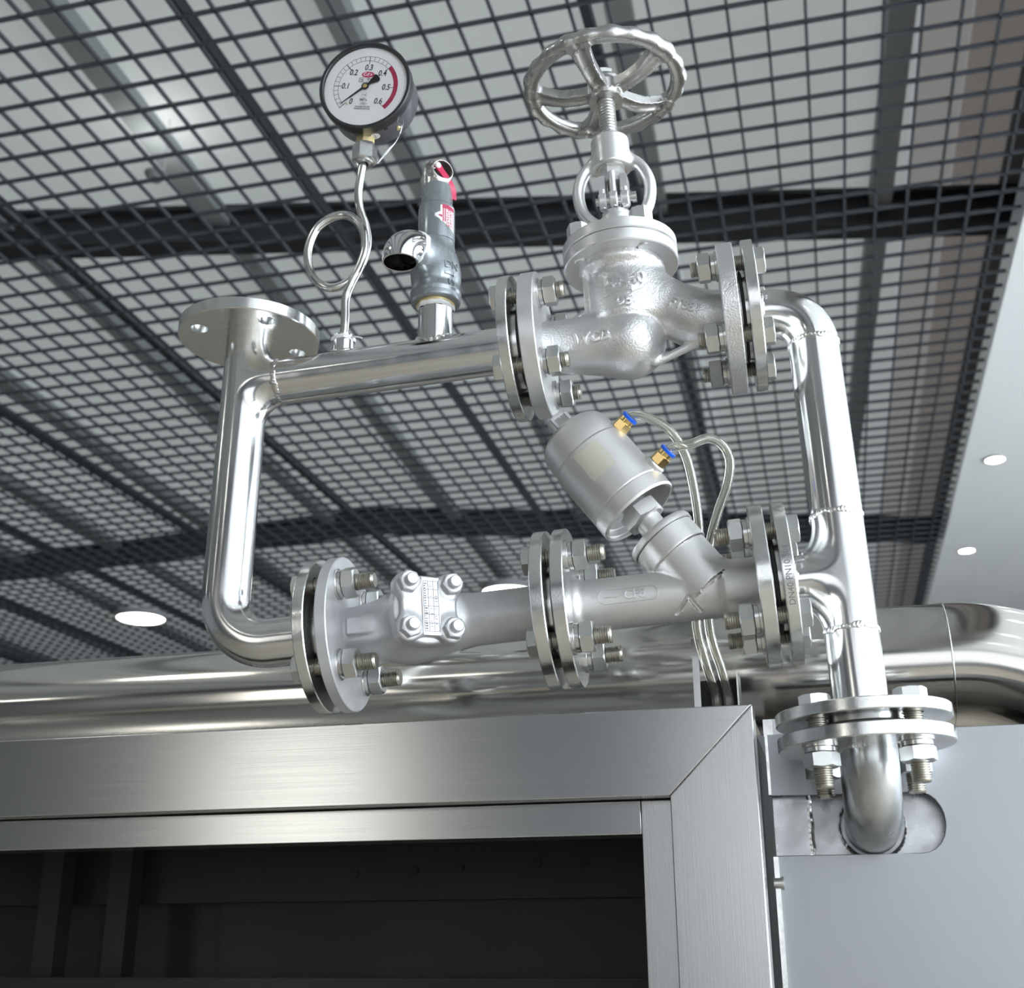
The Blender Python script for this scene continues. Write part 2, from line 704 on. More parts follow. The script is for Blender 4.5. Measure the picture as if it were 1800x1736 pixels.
for y0 in (-5.6, -2.4, 0.8, 4.0):  # unseen glowing panes added for bright stripes on the pipes
    wn += 1
    w = structure(MB().box((X1 - 0.03, y0, 0.4), (X1 - 0.01, y0 + 2.6, 3.86)).build('window_%d' % wn, 'window_light_right', smooth=False),
                  'tall daylight window in the right hall wall')
    fr = MB()
    for a, b in ((y0 - 0.06, y0), (y0 + 2.6, y0 + 2.66), (y0 + 1.27, y0 + 1.33)):
        fr.box((X1 - 0.06, a, 0.34), (X1 - 0.005, b, 3.92))
    for a, b in ((0.34, 0.4), (3.86, 3.92)):
        fr.box((X1 - 0.06, y0, a), (X1 - 0.005, y0 + 2.6, b))
    fr.build('window_frame', 'window_frame', w, smooth=False)
for x0 in (-4.5,):  # unseen warm pane added for the highlight on the cabinet's top rail
    wn += 1
    w = structure(MB().box((x0, Y0 + 0.01, 0.9), (x0 + 1.3, Y0 + 0.03, 3.4)).build('window_%d' % wn, 'window_light_back', smooth=False),
                  'warm lit window in the end wall')
    fr = MB()
    for a, b in ((x0 - 0.06, x0), (x0 + 1.3, x0 + 1.36)):
        fr.box((a, Y0 + 0.005, 0.84), (b, Y0 + 0.06, 3.46))
    for a, b in ((0.84, 0.9), (3.4, 3.46)):
        fr.box((x0, Y0 + 0.005, a), (x0 + 1.3, Y0 + 0.06, b))
    fr.build('window_frame', 'window_frame', w, smooth=False)

wn += 1  # unseen cool pane added to brighten the stile and side panel
w = structure(MB().box((-0.8, Y0 + 0.01, 0.9), (4.9, Y0 + 0.03, 3.7)).build('window_%d' % wn, 'window_light_frosted', smooth=False), 'wide frosted window in the end wall')
fr = MB()
for a in (-0.86, 1.1, 3.0, 4.9):
    fr.box((a, Y0 + 0.005, 0.84), (a + 0.06, Y0 + 0.06, 3.76))
for a in (0.84, 3.7):
    fr.box((-0.8, Y0 + 0.005, a), (4.9, Y0 + 0.06, a + 0.06))
fr.build('window_frame', 'window_frame', w, smooth=False)

# open grid ceiling: every slat is a piece of its own
SOFFIT_X = 0.868
ceil = bpy.data.objects.new('ceiling', None)
COL.objects.link(ceil)
ceil.location = (-4.5, 4, GRID_Z)
structure(ceil, 'open grid ceiling of dark slats below a roof of pale panels and beams')


def clone(name, me, M, parent):
    o = bpy.data.objects.new(name, me)
    COL.objects.link(o)
    o.parent = parent
    o.matrix_parent_inverse = parent_inv(parent)
    o.matrix_basis = Matrix([list(r) for r in M]) if not isinstance(M, Matrix) else M
    return o


SW, SH = 0.0085, 0.013
LX = SOFFIT_X - 0.01 - X0
cross_me = MB().box((-LX / 2, -SW / 2, 0), (LX / 2, SW / 2, SH)).mesh('slat', 'slat_paint', False)
long_me = MB().box((-SW / 2, -(Y1 - Y0) / 2, 0), (SW / 2, (Y1 - Y0) / 2, SH)).mesh('slat', 'slat_paint', False)
k = 0
y = 3.005 - 0.1172 * 81
while y < Y1 - 0.1:
    clone('cross_slat', cross_me, Matrix.Translation((X0 + LX / 2, y, GRID_Z)), ceil)
    y += 0.1172
x = 0.2365 + 0.10875 * 5
while x > X0 + 0.1:
    clone('long_slat', long_me, Matrix.Translation((x, (Y0 + Y1) / 2, GRID_Z)), ceil)
    x -= 0.10875
# main runners (a little above the slats)
run_me = MB().box((-0.014, -(Y1 - Y0) / 2, 0), (0.014, (Y1 - Y0) / 2, 0.05)).mesh('main_runner', 'runner_paint', False)
for k in range(-6, 2):
    xr = -1.612 + 1.1275 * k
    if xr < SOFFIT_X:
        clone('main_runner', run_me, Matrix.Translation((xr, (Y0 + Y1) / 2, GRID_Z + SH)), ceil)
# roof: pale panels between purlins, emission stepped down to opaque on the right, dark beams
PH = DECK_Z - 1.5
purx = [PH * (-0.185 - 0.31 * k) + 0.10 for k in range(-2, 11)]
pur_me = MB().box((-0.05, -(Y1 - Y0) / 2, 0.02), (0.05, (Y1 - Y0) / 2, 0.10)).mesh('purlin', 'purlin_paint', False)
for xp in purx:
    if xp > X0 + 0.3:
        M = Matrix.Translation((xp - 0.035 * (Y0 + Y1) / 2 + 0.14, (Y0 + Y1) / 2, DECK_Z - 0.10)) @ Matrix.Rotation(0.035, 4, 'Z')
        clone('purlin', pur_me, M, ceil)
ROX = 0.60
xs = sorted([X0] + [xp for xp in purx if X0 + 0.3 < xp < ROX - 0.1] + [ROX])
for a, b in zip(xs[:-1], xs[1:]):
    MB().box((a + 0.004, Y0, DECK_Z), (b - 0.004, Y1, DECK_Z + 0.03)).build('roof_light_panel', 'skylight', ceil, smooth=False)
for a, b, m_ in ((ROX, 0.80, 'skylight_dusty'), (0.80, 1.02, 'skylight_dirty'), (1.02, X1, 'opaque_panel')):  # the roof's fading light is put into weaker emission per strip
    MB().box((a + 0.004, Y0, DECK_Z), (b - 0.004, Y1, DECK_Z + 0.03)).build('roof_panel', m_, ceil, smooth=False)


def beam(p, q, zb, wid, hgt):
    p, q = np.array([*p, 0.0]), np.array([*q, 0.0])
    u = unit(q - p)
    L = np.linalg.norm(q - p)
    M = np.eye(4)
    M[:3, 0] = u
    M[:3, 1] = np.cross([0, 0, 1], u)
    M[:3, 3] = [p[0], p[1], zb]
    b = MB()
    b.box((0, -wid / 2, 0), (L, wid / 2, 0.02), M)
    b.box((0, -0.006, 0.02), (L, 0.006, hgt - 0.02), M)
    b.box((0, -wid / 2, hgt - 0.02), (L, wid / 2, hgt), M)
    return b.build('beam', 'beam_paint', ceil, smooth=False)


def on_z(x, y, Z):
    d = ray(x, y)
    return CAM + d * ((Z - CAM[2]) / d[2])


def beam_px(pa, pb, zb, wid, hgt, ext=(3, 3)):
    a, b = on_z(*pa, zb + hgt / 2)[:2], on_z(*pb, zb + hgt / 2)[:2]
    u = unit(b - a)
    return beam(a - u * ext[0], b + u * ext[1], zb, wid, hgt)


beam_px((300, 406), (1500, 375), 4.66, 0.13, 0.20, (5.0, 3.5))
beam_px((0, 1000), (660, 915), 4.66, 0.12, 0.20, (2.0, 0.0))
beam_px((660, 915), (1600, 930), 4.66, 0.12, 0.20, (0.0, 3.0))

structure(MB().box((SOFFIT_X, Y0, GRID_Z - 0.012), (X1, Y1, GRID_Z + 0.12)).build('ceiling_soffit', 'soffit_white', smooth=False),
          'smooth white soffit beside the dark grid ceiling')


# round lamps on the grid, small downlights in the soffit
def round_lamp(x, y, z, r, label, group, name='ceiling_lamp', h=0.05):
    t = thing(name, label, 'ceiling lamp', (x, y, z - h), group)
    M = frame((x, y, z), (0, 0, -1))
    MB().lathe([(0, 0), (r * 1.08, 0), (r * 1.08, h * 0.9), (r * 1.0, h), (r * 0.98, h * 0.8), (0, h * 0.8)], M, 40).build('housing', 'lamp_ring', t)
    MB().lathe([(r * 0.985, h * 0.82), (r * 0.9, h * 1.0), (0, h * 1.04)], M, 40).build('lens', 'lamp_lens', t)
    return t


for i, xl in enumerate((-8.2, -5.19, -2.18)):
    for yl in (8.53, -0.2, -4.2):
        lab = {(-5.19, 8.53): 'round white ceiling lamp glowing under the dark grid, clear of the pipework',
               (-2.18, 8.53): 'round white ceiling lamp glowing behind the lower pipe beside the middle flange'}.get((xl, yl))
        round_lamp(xl, yl, GRID_Z, 0.185, lab or 'round white ceiling lamp in the other lamp rows under the grid', None if lab else 'other round ceiling lamps')
lp = on_z(283, 212, DECK_Z)
t = thing('plenum_lamp', 'small lamp above the grid ceiling throwing a soft glow on the roof', 'ceiling lamp', (lp[0], lp[1], 4.56))
Ml = frame((lp[0], lp[1], 4.56), (0, 0, 1))
MB().lathe([(0, 0), (0.03, 0.0), (0.045, 0.03), (0.04, 0.03), (0.0, 0.012)], Ml, 28).build('housing', 'purlin_paint', t)
MB().lathe([(0.036, 0.026), (0.0, 0.026)], Ml, 28).build('lens', 'lamp_up', t)
MB().lathe([(0.0015, 0.03), (0.0015, DECK_Z - 4.56)], Ml @ np.array([[1, 0, 0, 0.042], [0, 1, 0, 0], [0, 0, 1, 0], [0, 0, 0, 1.0]]), 8).build('hanger_wire', 'purlin_paint', t)
for yl in (3.0, 4.55, 6.72, 8.43, 10.2, 1.4, -0.4, -2.4):
    for xl in (1.03, 3.2):
        lab = {(1.03, 8.43): 'small downlight in the white soffit close above the clad pipe bend',
               (1.03, 6.72): 'small downlight in the white soffit, next one up from the clad pipe bend'}.get((xl, yl))
        round_lamp(xl, yl, GRID_Z - 0.012, 0.05, lab or 'small downlight in the wide remaining part of the white soffit', None if lab else 'other soffit downlights', 'downlight', 0.012)

# ================================================================ CABINET
FY = 1.125      # front of the frame
FB = 1.165      # back of the frame
PY = 1.201      # front of the side panel, clear of the bottom flanges in front of it
FXR, FZT, FWD = -0.0617, 1.7030, 0.0778
FXL, FZB = -1.85, 0.75
cab = thing('steel_cabinet', 'brushed stainless steel cabinet with a mitred frame around a dark opening', 'cabinet', (-0.6, 1.5, 0.0))


def bev(mb, name, m, parent, w=0.0012, **kw):
    o = mb.build(name, m, parent, smooth=True, angle=30, **kw)
    b = o.modifiers.new('bevel', 'BEVEL')
    b.width = w
    b.segments = 2
    b.limit_method = 'ANGLE'
    return o


FM = np.array([[1, 0, 0, 0], [0, 0, -1, FB], [0, 1, 0, 0], [0, 0, 0, 1.0]])   # poly (x, z) extruded towards the viewer
D = FB - FY
bev(MB().prism([(FXL, FZT), (FXL + FWD, FZT - FWD), (FXR - FWD, FZT - FWD), (FXR, FZT)], 0, D, FM), 'top_rail', 'brushed_x', cab)
bev(MB().prism([(FXR, FZT - 0.0004), (FXR - FWD + 0.0003, FZT - FWD), (FXR - FWD + 0.0003, FZB + FWD), (FXR, FZB)], 0, D, FM), 'side_stile', 'brushed_z', cab)
bev(MB().prism([(FXL, FZT), (FXL, FZB), (FXL + FWD, FZB + FWD), (FXL + FWD, FZT - FWD)], 0, D, FM), 'side_stile', 'brushed_z', cab)
bev(MB().prism([(FXL, FZB), (FXR, FZB), (FXR - FWD, FZB + FWD), (FXL + FWD, FZB + FWD)], 0, D, FM), 'bottom_rail', 'brushed_x', cab)
# inner frame, set back
IY = 1.150
IX, IZ = -0.1695, 1.5945
bev(MB().box((FXL + FWD, IY, IZ), (IX, 1.19, FZT - FWD - 0.001)), 'inner_rail', 'brushed_x', cab, 0.0008)
bev(MB().box((IX + 0.0004, IY, FZB + FWD), (FXR - FWD - 0.001, 1.19, FZT - FWD - 0.001)), 'inner_stile', 'brushed_z', cab, 0.0008)
# cabinet carcass behind
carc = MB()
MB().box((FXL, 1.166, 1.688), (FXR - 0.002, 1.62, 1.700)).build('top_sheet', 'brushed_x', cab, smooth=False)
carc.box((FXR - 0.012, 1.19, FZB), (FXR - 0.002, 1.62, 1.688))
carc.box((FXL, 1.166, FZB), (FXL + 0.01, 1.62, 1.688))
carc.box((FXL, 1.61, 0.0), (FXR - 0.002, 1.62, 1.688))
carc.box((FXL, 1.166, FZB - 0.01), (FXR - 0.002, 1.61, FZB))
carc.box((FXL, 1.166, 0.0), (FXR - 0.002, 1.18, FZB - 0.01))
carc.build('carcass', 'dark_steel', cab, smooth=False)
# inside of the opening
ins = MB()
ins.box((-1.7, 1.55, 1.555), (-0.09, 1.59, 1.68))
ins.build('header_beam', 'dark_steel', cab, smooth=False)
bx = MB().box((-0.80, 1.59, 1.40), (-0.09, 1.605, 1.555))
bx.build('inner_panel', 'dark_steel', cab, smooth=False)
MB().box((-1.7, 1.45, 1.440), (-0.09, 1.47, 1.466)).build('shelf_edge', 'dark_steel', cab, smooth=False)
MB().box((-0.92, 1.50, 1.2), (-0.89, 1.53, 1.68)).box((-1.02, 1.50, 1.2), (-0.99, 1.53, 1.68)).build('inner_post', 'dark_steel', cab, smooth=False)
for i, (hx, hz) in enumerate(((-0.60, 1.588), (-0.52, 1.59), (-0.46, 1.592), (-0.36, 1.595), (-0.30, 1.596))):
    MB().lathe([(0.006, 0), (0.006, 0.003), (0, 0.003)], frame((hx, 1.55, hz), (0, -1, 0)), 12).build('rivet', 'black', cab)

# side panel with the slot the steam pipe comes out of
PXL, PZT = -0.0562, 1.6868          # left edge and top of the sheet
SX, SZ0, SZ1 = 0.0980, 1.5765, 1.6300
SR = (SZ1 - SZ0) / 2 - 0.004
poly = [(PXL, 0.75), (0.75, 0.75), (0.75, PZT), (PXL, PZT), (PXL, SZ1), (SX - SR, SZ1)]
for i in range(1, 12):
    a = PI / 2 - PI * i / 12
    poly.append((SX - SR + SR * math.cos(a), (SZ0 + SZ1) / 2 + ((SZ1 - SZ0) / 2) * math.sin(a)))
poly += [(SX - SR, SZ0), (PXL, SZ0)]
PM = np.array([[1, 0, 0, 0], [0, 0, -1, PY + 0.003], [0, 1, 0, 0], [0, 0, 0, 1.0]])
side = thing('side_panel', 'grey stainless side panel with a rounded slot around the pipe elbow', 'panel', (0.3, PY, 0.0))
bev(MB().prism(poly, 0, 0.003, PM), 'sheet', 'panel_steel', side, 0.0006)
# turned-in edges of the sheet: top, slot and left edge
MB().box((PXL + 0.0005, PY + 0.003, PZT - 0.0017), (0.75, PY + 0.03, PZT)).build('top_return', 'panel_steel', side, smooth=False)
MB().box((PXL, PY + 0.003, 0.75), (PXL + 0.0015, PY + 0.02, SZ0)).build('edge_return', 'panel_steel', side, smooth=False)
MB().box((PXL, PY - 0.004, 0.75), (PXL + 0.0046, PY - 0.0002, SZ0 - 0.001)).build('edge_strip', 'steel_flange', side, smooth=False)
MB().box((PXL, PY - 0.0022, SZ1 + 0.001), (PXL + 0.0026, PY - 0.0002, PZT)).build('edge_strip', 'steel_flange', side, smooth=False)
MB().box((0.74, PY + 0.003, 0.0), (0.75, 2.2, PZT - 0.002)).box((PXL + 0.004, PY + 0.003, 0.0), (0.75, PY + 0.006, 0.75)).build('end_sheet', 'panel_steel', side, smooth=False)
HZ = 1.5523
hb = MB().lathe([(0, -0.004), (0.0046, -0.004), (0.0046, 0.004), (0, 0.004)], frame((PXL + 0.003, PY - 0.006, HZ), (1, 0, 0)), 16)
hb.lathe([(0, 0), (0.0057, 0), (0.0057, 0.002), (0, 0.002)], frame((PXL + 0.006, PY - 0.006, HZ), (1, 0, 0)), 16)
hb.build('hinge_pin', 'steel_bolt', side)
MB().box((PXL, PY + 0.014, PZT - 0.001), (PXL + 0.025, PY + 0.016, PZT + 0.0170)).build('bracket', 'plate_white', side, smooth=False)
MB().box((PXL - 0.001, PY + 0.006, PZT - 0.0005), (PXL + 0.0078, PY + 0.0145, PZT + 0.0155)).build('clip', 'steel_flange', side, smooth=False)
RY = PY + 0.027
MB().box((PXL + 0.0015, RY, 1.55), (0.165, RY + 0.004, 1.665)).build('recess_plate', 'recess_steel', side, smooth=False)
MB().box((PXL + 0.0025, RY - 0.012, 1.552), (-0.0230, RY - 0.0005, 1.663)).build('recess_step', 'recess_steel', side, smooth=False)
sm = MB()
pts = [(-0.0220 + 0.0004 * math.sin(i * 0.7), RY - 0.006, 1.56 + i * 0.0022) for i in range(44)]
sm.tube(pts, [0.0040 + 0.0003 * math.sin(i * 1.3) for i in range(44)], 10)
sm.build('weld_bead', 'weld', side)

# ================================================================ BIG CLAD PIPE BEHIND
BPY, BPZ, BPR = 1.40, 1.7845, 0.067
BX = 0.135
bp_t = thing('clad_pipe', 'large shiny steel clad pipe lying behind the cabinet and bending down', 'pipe', (-1.0, BPY, 1.70))
MB().tube([(x, BPY, BPZ) for x in (-2.2, -1.2, BX)], BPR, 64).build('straight_run', 'cladding', bp_t)
R = 0.20
pts = [(BX + R * math.sin(a), BPY, BPZ - R + R * math.cos(a)) for a in np.linspace(0, PI / 2, 40)]
pts += [(BX + R, BPY, BPZ - R - 0.3), (BX + R, BPY, BPZ - R - 1.5)]
MB().tube(pts, BPR, 64).build('elbow', 'cladding', bp_t)
MB().tube([(BX, BPY + BPR * math.cos(i * 2 * PI / 90), BPZ + BPR * math.sin(i * 2 * PI / 90)) for i in range(90)],
          0.0010, 8, closed=True).build('weld_bead', 'weld', bp_t)
for xs_ in (-1.5, -0.75):
    sb = MB().box((xs_ - 0.02, BPY - 0.05, 1.700), (xs_ + 0.02, BPY + 0.05, 1.722))
    sb.build('saddle', 'dark_steel', bp_t, smooth=False)

# ================================================================ PIPE LOOP: SHARED LINES
PR = 0.02415     # pipe radius


def up_pt(x):    # upper pipe axis
    return vec(x, loop_y(x), 2.0800 + 0.046 * (x + 0.15))


def lo_pt(x):    # lower pipe axis
    return vec(x, loop_y(x), 1.7850 + 0.060 * (x + 0.437))


UD = unit(up_pt(0.1) - up_pt(0))
LD = unit(lo_pt(0.1) - lo_pt(0))


def rv_pt(z):    # right riser axis
    return vec(0.0322 - 0.029 * (z - 1.707), loop_y(0.03), z)


RD = unit(rv_pt(2) - rv_pt(1))


def lv_pt(z):    # left riser axis
    return vec(-0.5667 + 0.0135 * (z - 2.108), loop_y(-0.5667), z)


LVD = unit(lv_pt(2) - lv_pt(1))


def plate_holes(mb, R, t, bore, pcd, hr, nh, M, rot=PI / 4, seg=96, ch=0.0009):
    """flange disc from z = 0 to t with bore and bolt holes"""
    bm = bmesh.new()
    loops = []

    def loop(cx, cy, r, n):
        vs = [bm.verts.new((cx + r * math.cos(2 * PI * i / n), cy + r * math.sin(2 * PI * i / n), 0)) for i in range(n)]
        for i in range(n):
            bm.edges.new((vs[i], vs[(i + 1) % n]))
        loops.append([v.co.copy() for v in vs])
    loop(0, 0, R - ch, seg)
    loop(0, 0, bore, 48)
    for i in range(nh):
        a = rot + 2 * PI * i / nh
        loop(pcd * math.cos(a), pcd * math.sin(a), hr, 28)
    bmesh.ops.triangle_fill(bm, use_beauty=True, edges=bm.edges[:], normal=(0, 0, 1))
    bm.verts.index_update()
    V = [(v.co.x, v.co.y) for v in bm.verts]
    Fs = [tuple(v.index for v in f.verts) for f in bm.faces]
    Fs = [f if ((V[f[1]][0] - V[f[0]][0]) * (V[f[2]][1] - V[f[0]][1]) - (V[f[1]][1] - V[f[0]][1]) * (V[f[2]][0] - V[f[0]][0])) > 0 else f[::-1] for f in Fs]
    bm.free()
    mb.add([(x, y, t) for x, y in V], Fs, M)
    mb.add([(x, y, 0) for x, y in V], [f[::-1] for f in Fs], M)
    mb.lathe([(R - ch, 0), (R, ch), (R, t - ch), (R - ch, t)], M, seg)
    mb.lathe([(bore, t), (bore, 0)], M, 48)
    for i in range(nh):
        a = rot + 2 * PI * i / nh
        Mh = M.copy()
        Mh[:3, 3] = M[:3, 3] + M[:3, 0] * pcd * math.cos(a) + M[:3, 1] * pcd * math.sin(a)
        mb.lathe([(hr, t), (hr, 0)], Mh, 28)
    return mb


FR, PCD, HR = 0.075, 0.055, 0.0092


def flange(parent, o, d, t, bore, m, raised=0.0, name='flange'):
    """disc whose first face is at o, thickness along d; raised: gasket face height on the far side (>0) or near side (<0)"""
    M = frame(o, d)
    mb = plate_holes(MB(), FR, t, bore, PCD, HR, 4, M)
    if raised > 0:
        mb.lathe([(bore, t + raised), (0.042, t + raised), (0.043, t + raised - 0.0005), (0.043, t)], M, 64)
    elif raised < 0:
        mb.lathe([(0.043, 0), (0.043, raised + 0.0005), (0.042, raised), (bore, raised)], M, 64)
    return mb.build(name, m, parent, angle=28)


def ring_bead(parent, o, d, r, minor=0.0024, seed=0, name='weld_bead'):
    """rippled weld bead round a pipe: a low band with chevron ripples"""
    rg = np.random.default_rng(seed)
    M = frame(o, d)
    n, k_ = 260, 9
    ph = rg.uniform(0, 6, 4)
    hw_ = minor * 1.35
    vs, fs = [], []
    for i in range(n):
        a = 2 * PI * i / n
        w = 0.0006 * math.sin(3 * a + ph[0]) + 0.0005 * math.sin(8 * a + ph[1]) + 0.0003 * math.sin(19 * a + ph[2])
        wd = hw_ * (1 + 0.18 * math.sin(5 * a + ph[3]) + 0.12 * math.sin(13 * a))
        for j in range(k_):
            s_ = -1 + 2 * j / (k_ - 1)
            hgt = minor * 0.36 * (1 - s_ * s_) + (0.00022 * math.sin(44 * a - 3.5 * abs(s_)) * (1 - s_ ** 4)) - (0.0004 if abs(s_) > 0.99 else 0)
            vs.append(((r + hgt) * math.cos(a), (r + hgt) * math.sin(a), w + wd * s_))
    for i in range(n):
        i2 = (i + 1) % n
        for j in range(k_ - 1):
            fs.append((i * k_ + j, i2 * k_ + j, i2 * k_ + j + 1, i * k_ + j + 1))
    return MB().add(vs, fs, M).build(name, 'weld', parent, angle=60)


def arc(c, u, v, R, a0, a1, n=26):
    return [c + R * (math.cos(a) * u + math.sin(a) * v) for a in np.linspace(a0, a1, n)]


# ---------------------------------------------------------------- left spool
S_UPL1, S_UPL2 = -0.2783, -0.2570          # upper left joint: first disc start, valve disc start
S_UPR1, S_UPR2 = -0.0620, -0.0377
S_LL1, S_LL2 = -0.4700, -0.4484
S_LM1, S_LM2 = -0.2475, -0.2285
S_LR1, S_LR2 = -0.0490, -0.0276
T_PIPE, T_VALVE = 0.0112, 0.0160

ls = thing('pipe_spool', 'welded steel pipe spool ending in an open flat flange above the tee', 'pipe', tuple(lv_pt(1.777)))
zt = 2.061
tc_ = up_pt(-0.566)
tc_ = vec(lv_pt(tc_[2])[0], tc_[1], tc_[2])
br_end = up_pt(-0.5265)


def tee_field(c, axis, br, r, k, ext_a, ext_b, ext_br):
    nn = unit(np.cross(axis, br))
    e1 = unit(br - axis * (br @ axis))
    e2 = unit(axis - br * (br @ axis))

    def f(p):
        q = p - c
        u_, v_, n_ = q @ e2, q @ e1, q @ nn
        w = np.where(v_ > 0, smin(np.abs(v_), np.abs(u_), k), np.abs(v_))
        return np.hypot(np.maximum(w, 0), n_) - r
    return f


def tee(name, parent, c, axis, br, r, k, ea, eb, ebr, m):
    f = tee_field(c, axis, br, r, k, ea + 0.02, eb + 0.02, ebr + 0.02)

    def g(p):
        q = p - c
        d = f(p)
        h = q @ axis
        d = np.maximum(d, -h - ea)
        d = np.maximum(d, h - eb)
        return np.maximum(d, q @ br - ebr)
    R_ = r + 0.009
    lo = np.minimum(np.minimum(c - axis * ea, c + axis * eb), c + br * ebr) - R_
    hi = np.maximum(np.maximum(c - axis * ea, c + axis * eb), c + br * ebr) + R_
    return put(name, field_mesh(name, g, lo, hi, 0.0013, m), parent)


tee('tee', ls, tc_, LVD, UD, PR - 0.0002, 0.026, 0.075, 0.052, abs(br_end[0] - tc_[0]), 'steel_polished')
top_z = 2.1165
MB().tube([tc_ + LVD * 0.045, lv_pt(top_z)], PR, 56).build('riser', 'steel_polished', ls)
flange(ls, lv_pt(top_z - 0.001), LVD, 0.0135, PR - 0.003, 'steel_flange')
# pipe down to the elbow and out to the lower flange
cor = lo_pt(-0.571)
cor = vec(lv_pt(cor[2])[0], cor[1], cor[2])
RE = 0.053
cc = cor + LVD * RE + LD * RE
pts = [tc_ - LVD * 0.07, cor + LVD * (RE + 0.02)] + arc(cc, -LD, -LVD, RE, 0, PI / 2) + [lo_pt(S_LL1 + 0.003)]
MB().tube(pts, PR, 56).build('elbow_pipe', 'steel_polished', ls)
MB().tube([br_end - UD * 0.005, up_pt(S_UPL1 + 0.004)], PR, 56).build('branch_pipe', 'steel_polished', ls)
ring_bead(ls, br_end, UD, PR, 0.0026, 3)
ring_bead(ls, lo_pt(S_LL1 - 0.0008), LD, PR, 0.0022, 4)
ring_bead(ls, up_pt(S_UPL1 - 0.0008), UD, PR, 0.0022, 5)
flange(ls, lo_pt(S_LL1), LD, T_PIPE, PR - 0.003, 'steel_flange', 0.003)
flange(ls, up_pt(S_UPL1), UD, T_PIPE, PR - 0.003, 'steel_flange', 0.003)

# ---------------------------------------------------------------- right spool
rs = thing('pipe_spool', 'welded steel riser with top elbow and a branch tee to the lower flange', 'pipe', tuple(rv_pt(1.68)))
cz = 2.0875
cor = rv_pt(cz)
cor = vec(cor[0], cor[1], up_pt(cor[0])[2])
RE2 = 0.040
cc = cor - UD * RE2 - RD * RE2
pts = [up_pt(S_UPR2 + 0.008)] + arc(cc, RD, UD, RE2, 0, PI / 2)
MB().tube(pts, PR, 56).build('elbow', 'steel_polished', rs)
e_end = cor - RD * RE2
t_c = lo_pt(0.0285)
t_c = vec(rv_pt(t_c[2])[0], t_c[1], t_c[2])
TA, TB = 0.051, 0.057
MB().tube([e_end + RD * 0.001, t_c + RD * (TB - 0.005)], PR, 56).build('riser', 'steel_polished', rs)
tee('tee', rs, t_c, RD, -LD, PR - 0.0002, 0.028, TA, TB, 0.034, 'steel_polished')
# bottom flanges (upright axis)
zA1 = on_y(1520, 1222, loop_y(0.03) - 0.075)[2]
zA0 = on_y(1520, 1245, loop_y(0.03) - 0.075)[2]
zB1 = on_y(1520, 1265.5, loop_y(0.03) - 0.075)[2]
zB0 = on_y(1520, 1291.5, loop_y(0.03) - 0.075)[2]
MB().tube([t_c - RD * (TA - 0.005), rv_pt(zA0 + 0.004)], PR, 56).build('lower_pipe', 'steel_polished', rs)
MB().tube([lo_pt(S_LR2 + 0.008), t_c - LD * 0.029], PR, 56).build('branch_stub', 'steel_polished', rs)
ring_bead(rs, e_end, RD, PR, 0.0022, 11)
ring_bead(rs, t_c + RD * TB, RD, PR, 0.0022, 12)
ring_bead(rs, t_c - RD * TA, RD, PR, 0.0022, 13)
ring_bead(rs, lo_pt(S_LR2 + T_PIPE + 0.0008), LD, PR, 0.0026, 14)
ring_bead(rs, up_pt(S_UPR2 + T_PIPE + 0.0008), UD, PR, 0.0026, 15)
ring_bead(rs, rv_pt(zA1 + 0.0006), RD, PR, 0.002, 16)
flange(rs, up_pt(S_UPR2), UD, T_PIPE, PR - 0.003, 'steel_flange', -0.003)
lrf = flange(rs, lo_pt(S_LR2), LD, T_PIPE, PR - 0.003, 'steel_flange', -0.003)
flange(rs, rv_pt(zA0), RD, zA1 - zA0, PR - 0.003, 'steel_flange', -0.003)


# stamped lettering on the flange rims
def rim_text(s, size, o, d, t, turn, parent, m='print_grey', flip=1):
    v, f = text_geo(s, size, 0.0008)
    M = frame(o + d * t / 2, d)
    near = vec(0, -1, 0)
    near = unit(near - d * (near @ d))
    upv = unit(np.cross(d, near)) * flip
    out = []
    for x, y_, z in v:
        a = turn + x / FR
        out.append(o + d * (t / 2 - y_) + (FR + (0.00008 if z > 0 else -0.0005)) * (math.cos(a) * near + math.sin(a) * upv))
    return MB().add(out, f).build('rim_lettering', m, parent, smooth=False)


upsign = 1 if np.cross(LD, unit(vec(0, -1, 0)))[2] > 0 else -1
rim_text('DN40 PN10 304', 0.0078, lo_pt(S_LR2), LD, T_PIPE, -0.17, lrf, flip=upsign)

# ---------------------------------------------------------------- elbow stub into the side panel
st = thing('pipe_spool', 'dull steel elbow stub welded through the slot of the side panel', 'pipe', (0.0345, RY, 1.598))
b0 = rv_pt(zB0 + 0.004)
ez = 1.6024
RE3 = 0.052
cc = vec(b0[0] + 0.001, b0[1] + RE3, ez + RE3)
pts = [b0, vec(cc[0], b0[1], ez + RE3 + 0.004)] + arc(cc, vec(0, -1, 0), vec(0, 0, -1), RE3, 0, PI / 2) + [vec(cc[0], RY + 0.002, ez)]
MB().tube(pts, PR + 0.0008, 56).build('elbow', 'steel_dull', st)
flange(st, rv_pt(zB0), RD, zB1 - zB0, PR - 0.003, 'steel_flange', 0.003)
ring_bead(st, vec(cc[0], RY - 0.0010, ez), vec(0, 1, 0), PR + 0.0045, 0.0075, 21)
ring_bead(st, rv_pt(zB0 - 0.0006), RD, PR, 0.002, 22)

# ================================================================ BOLTS
AF, AFN = 0.0245, 0.0268


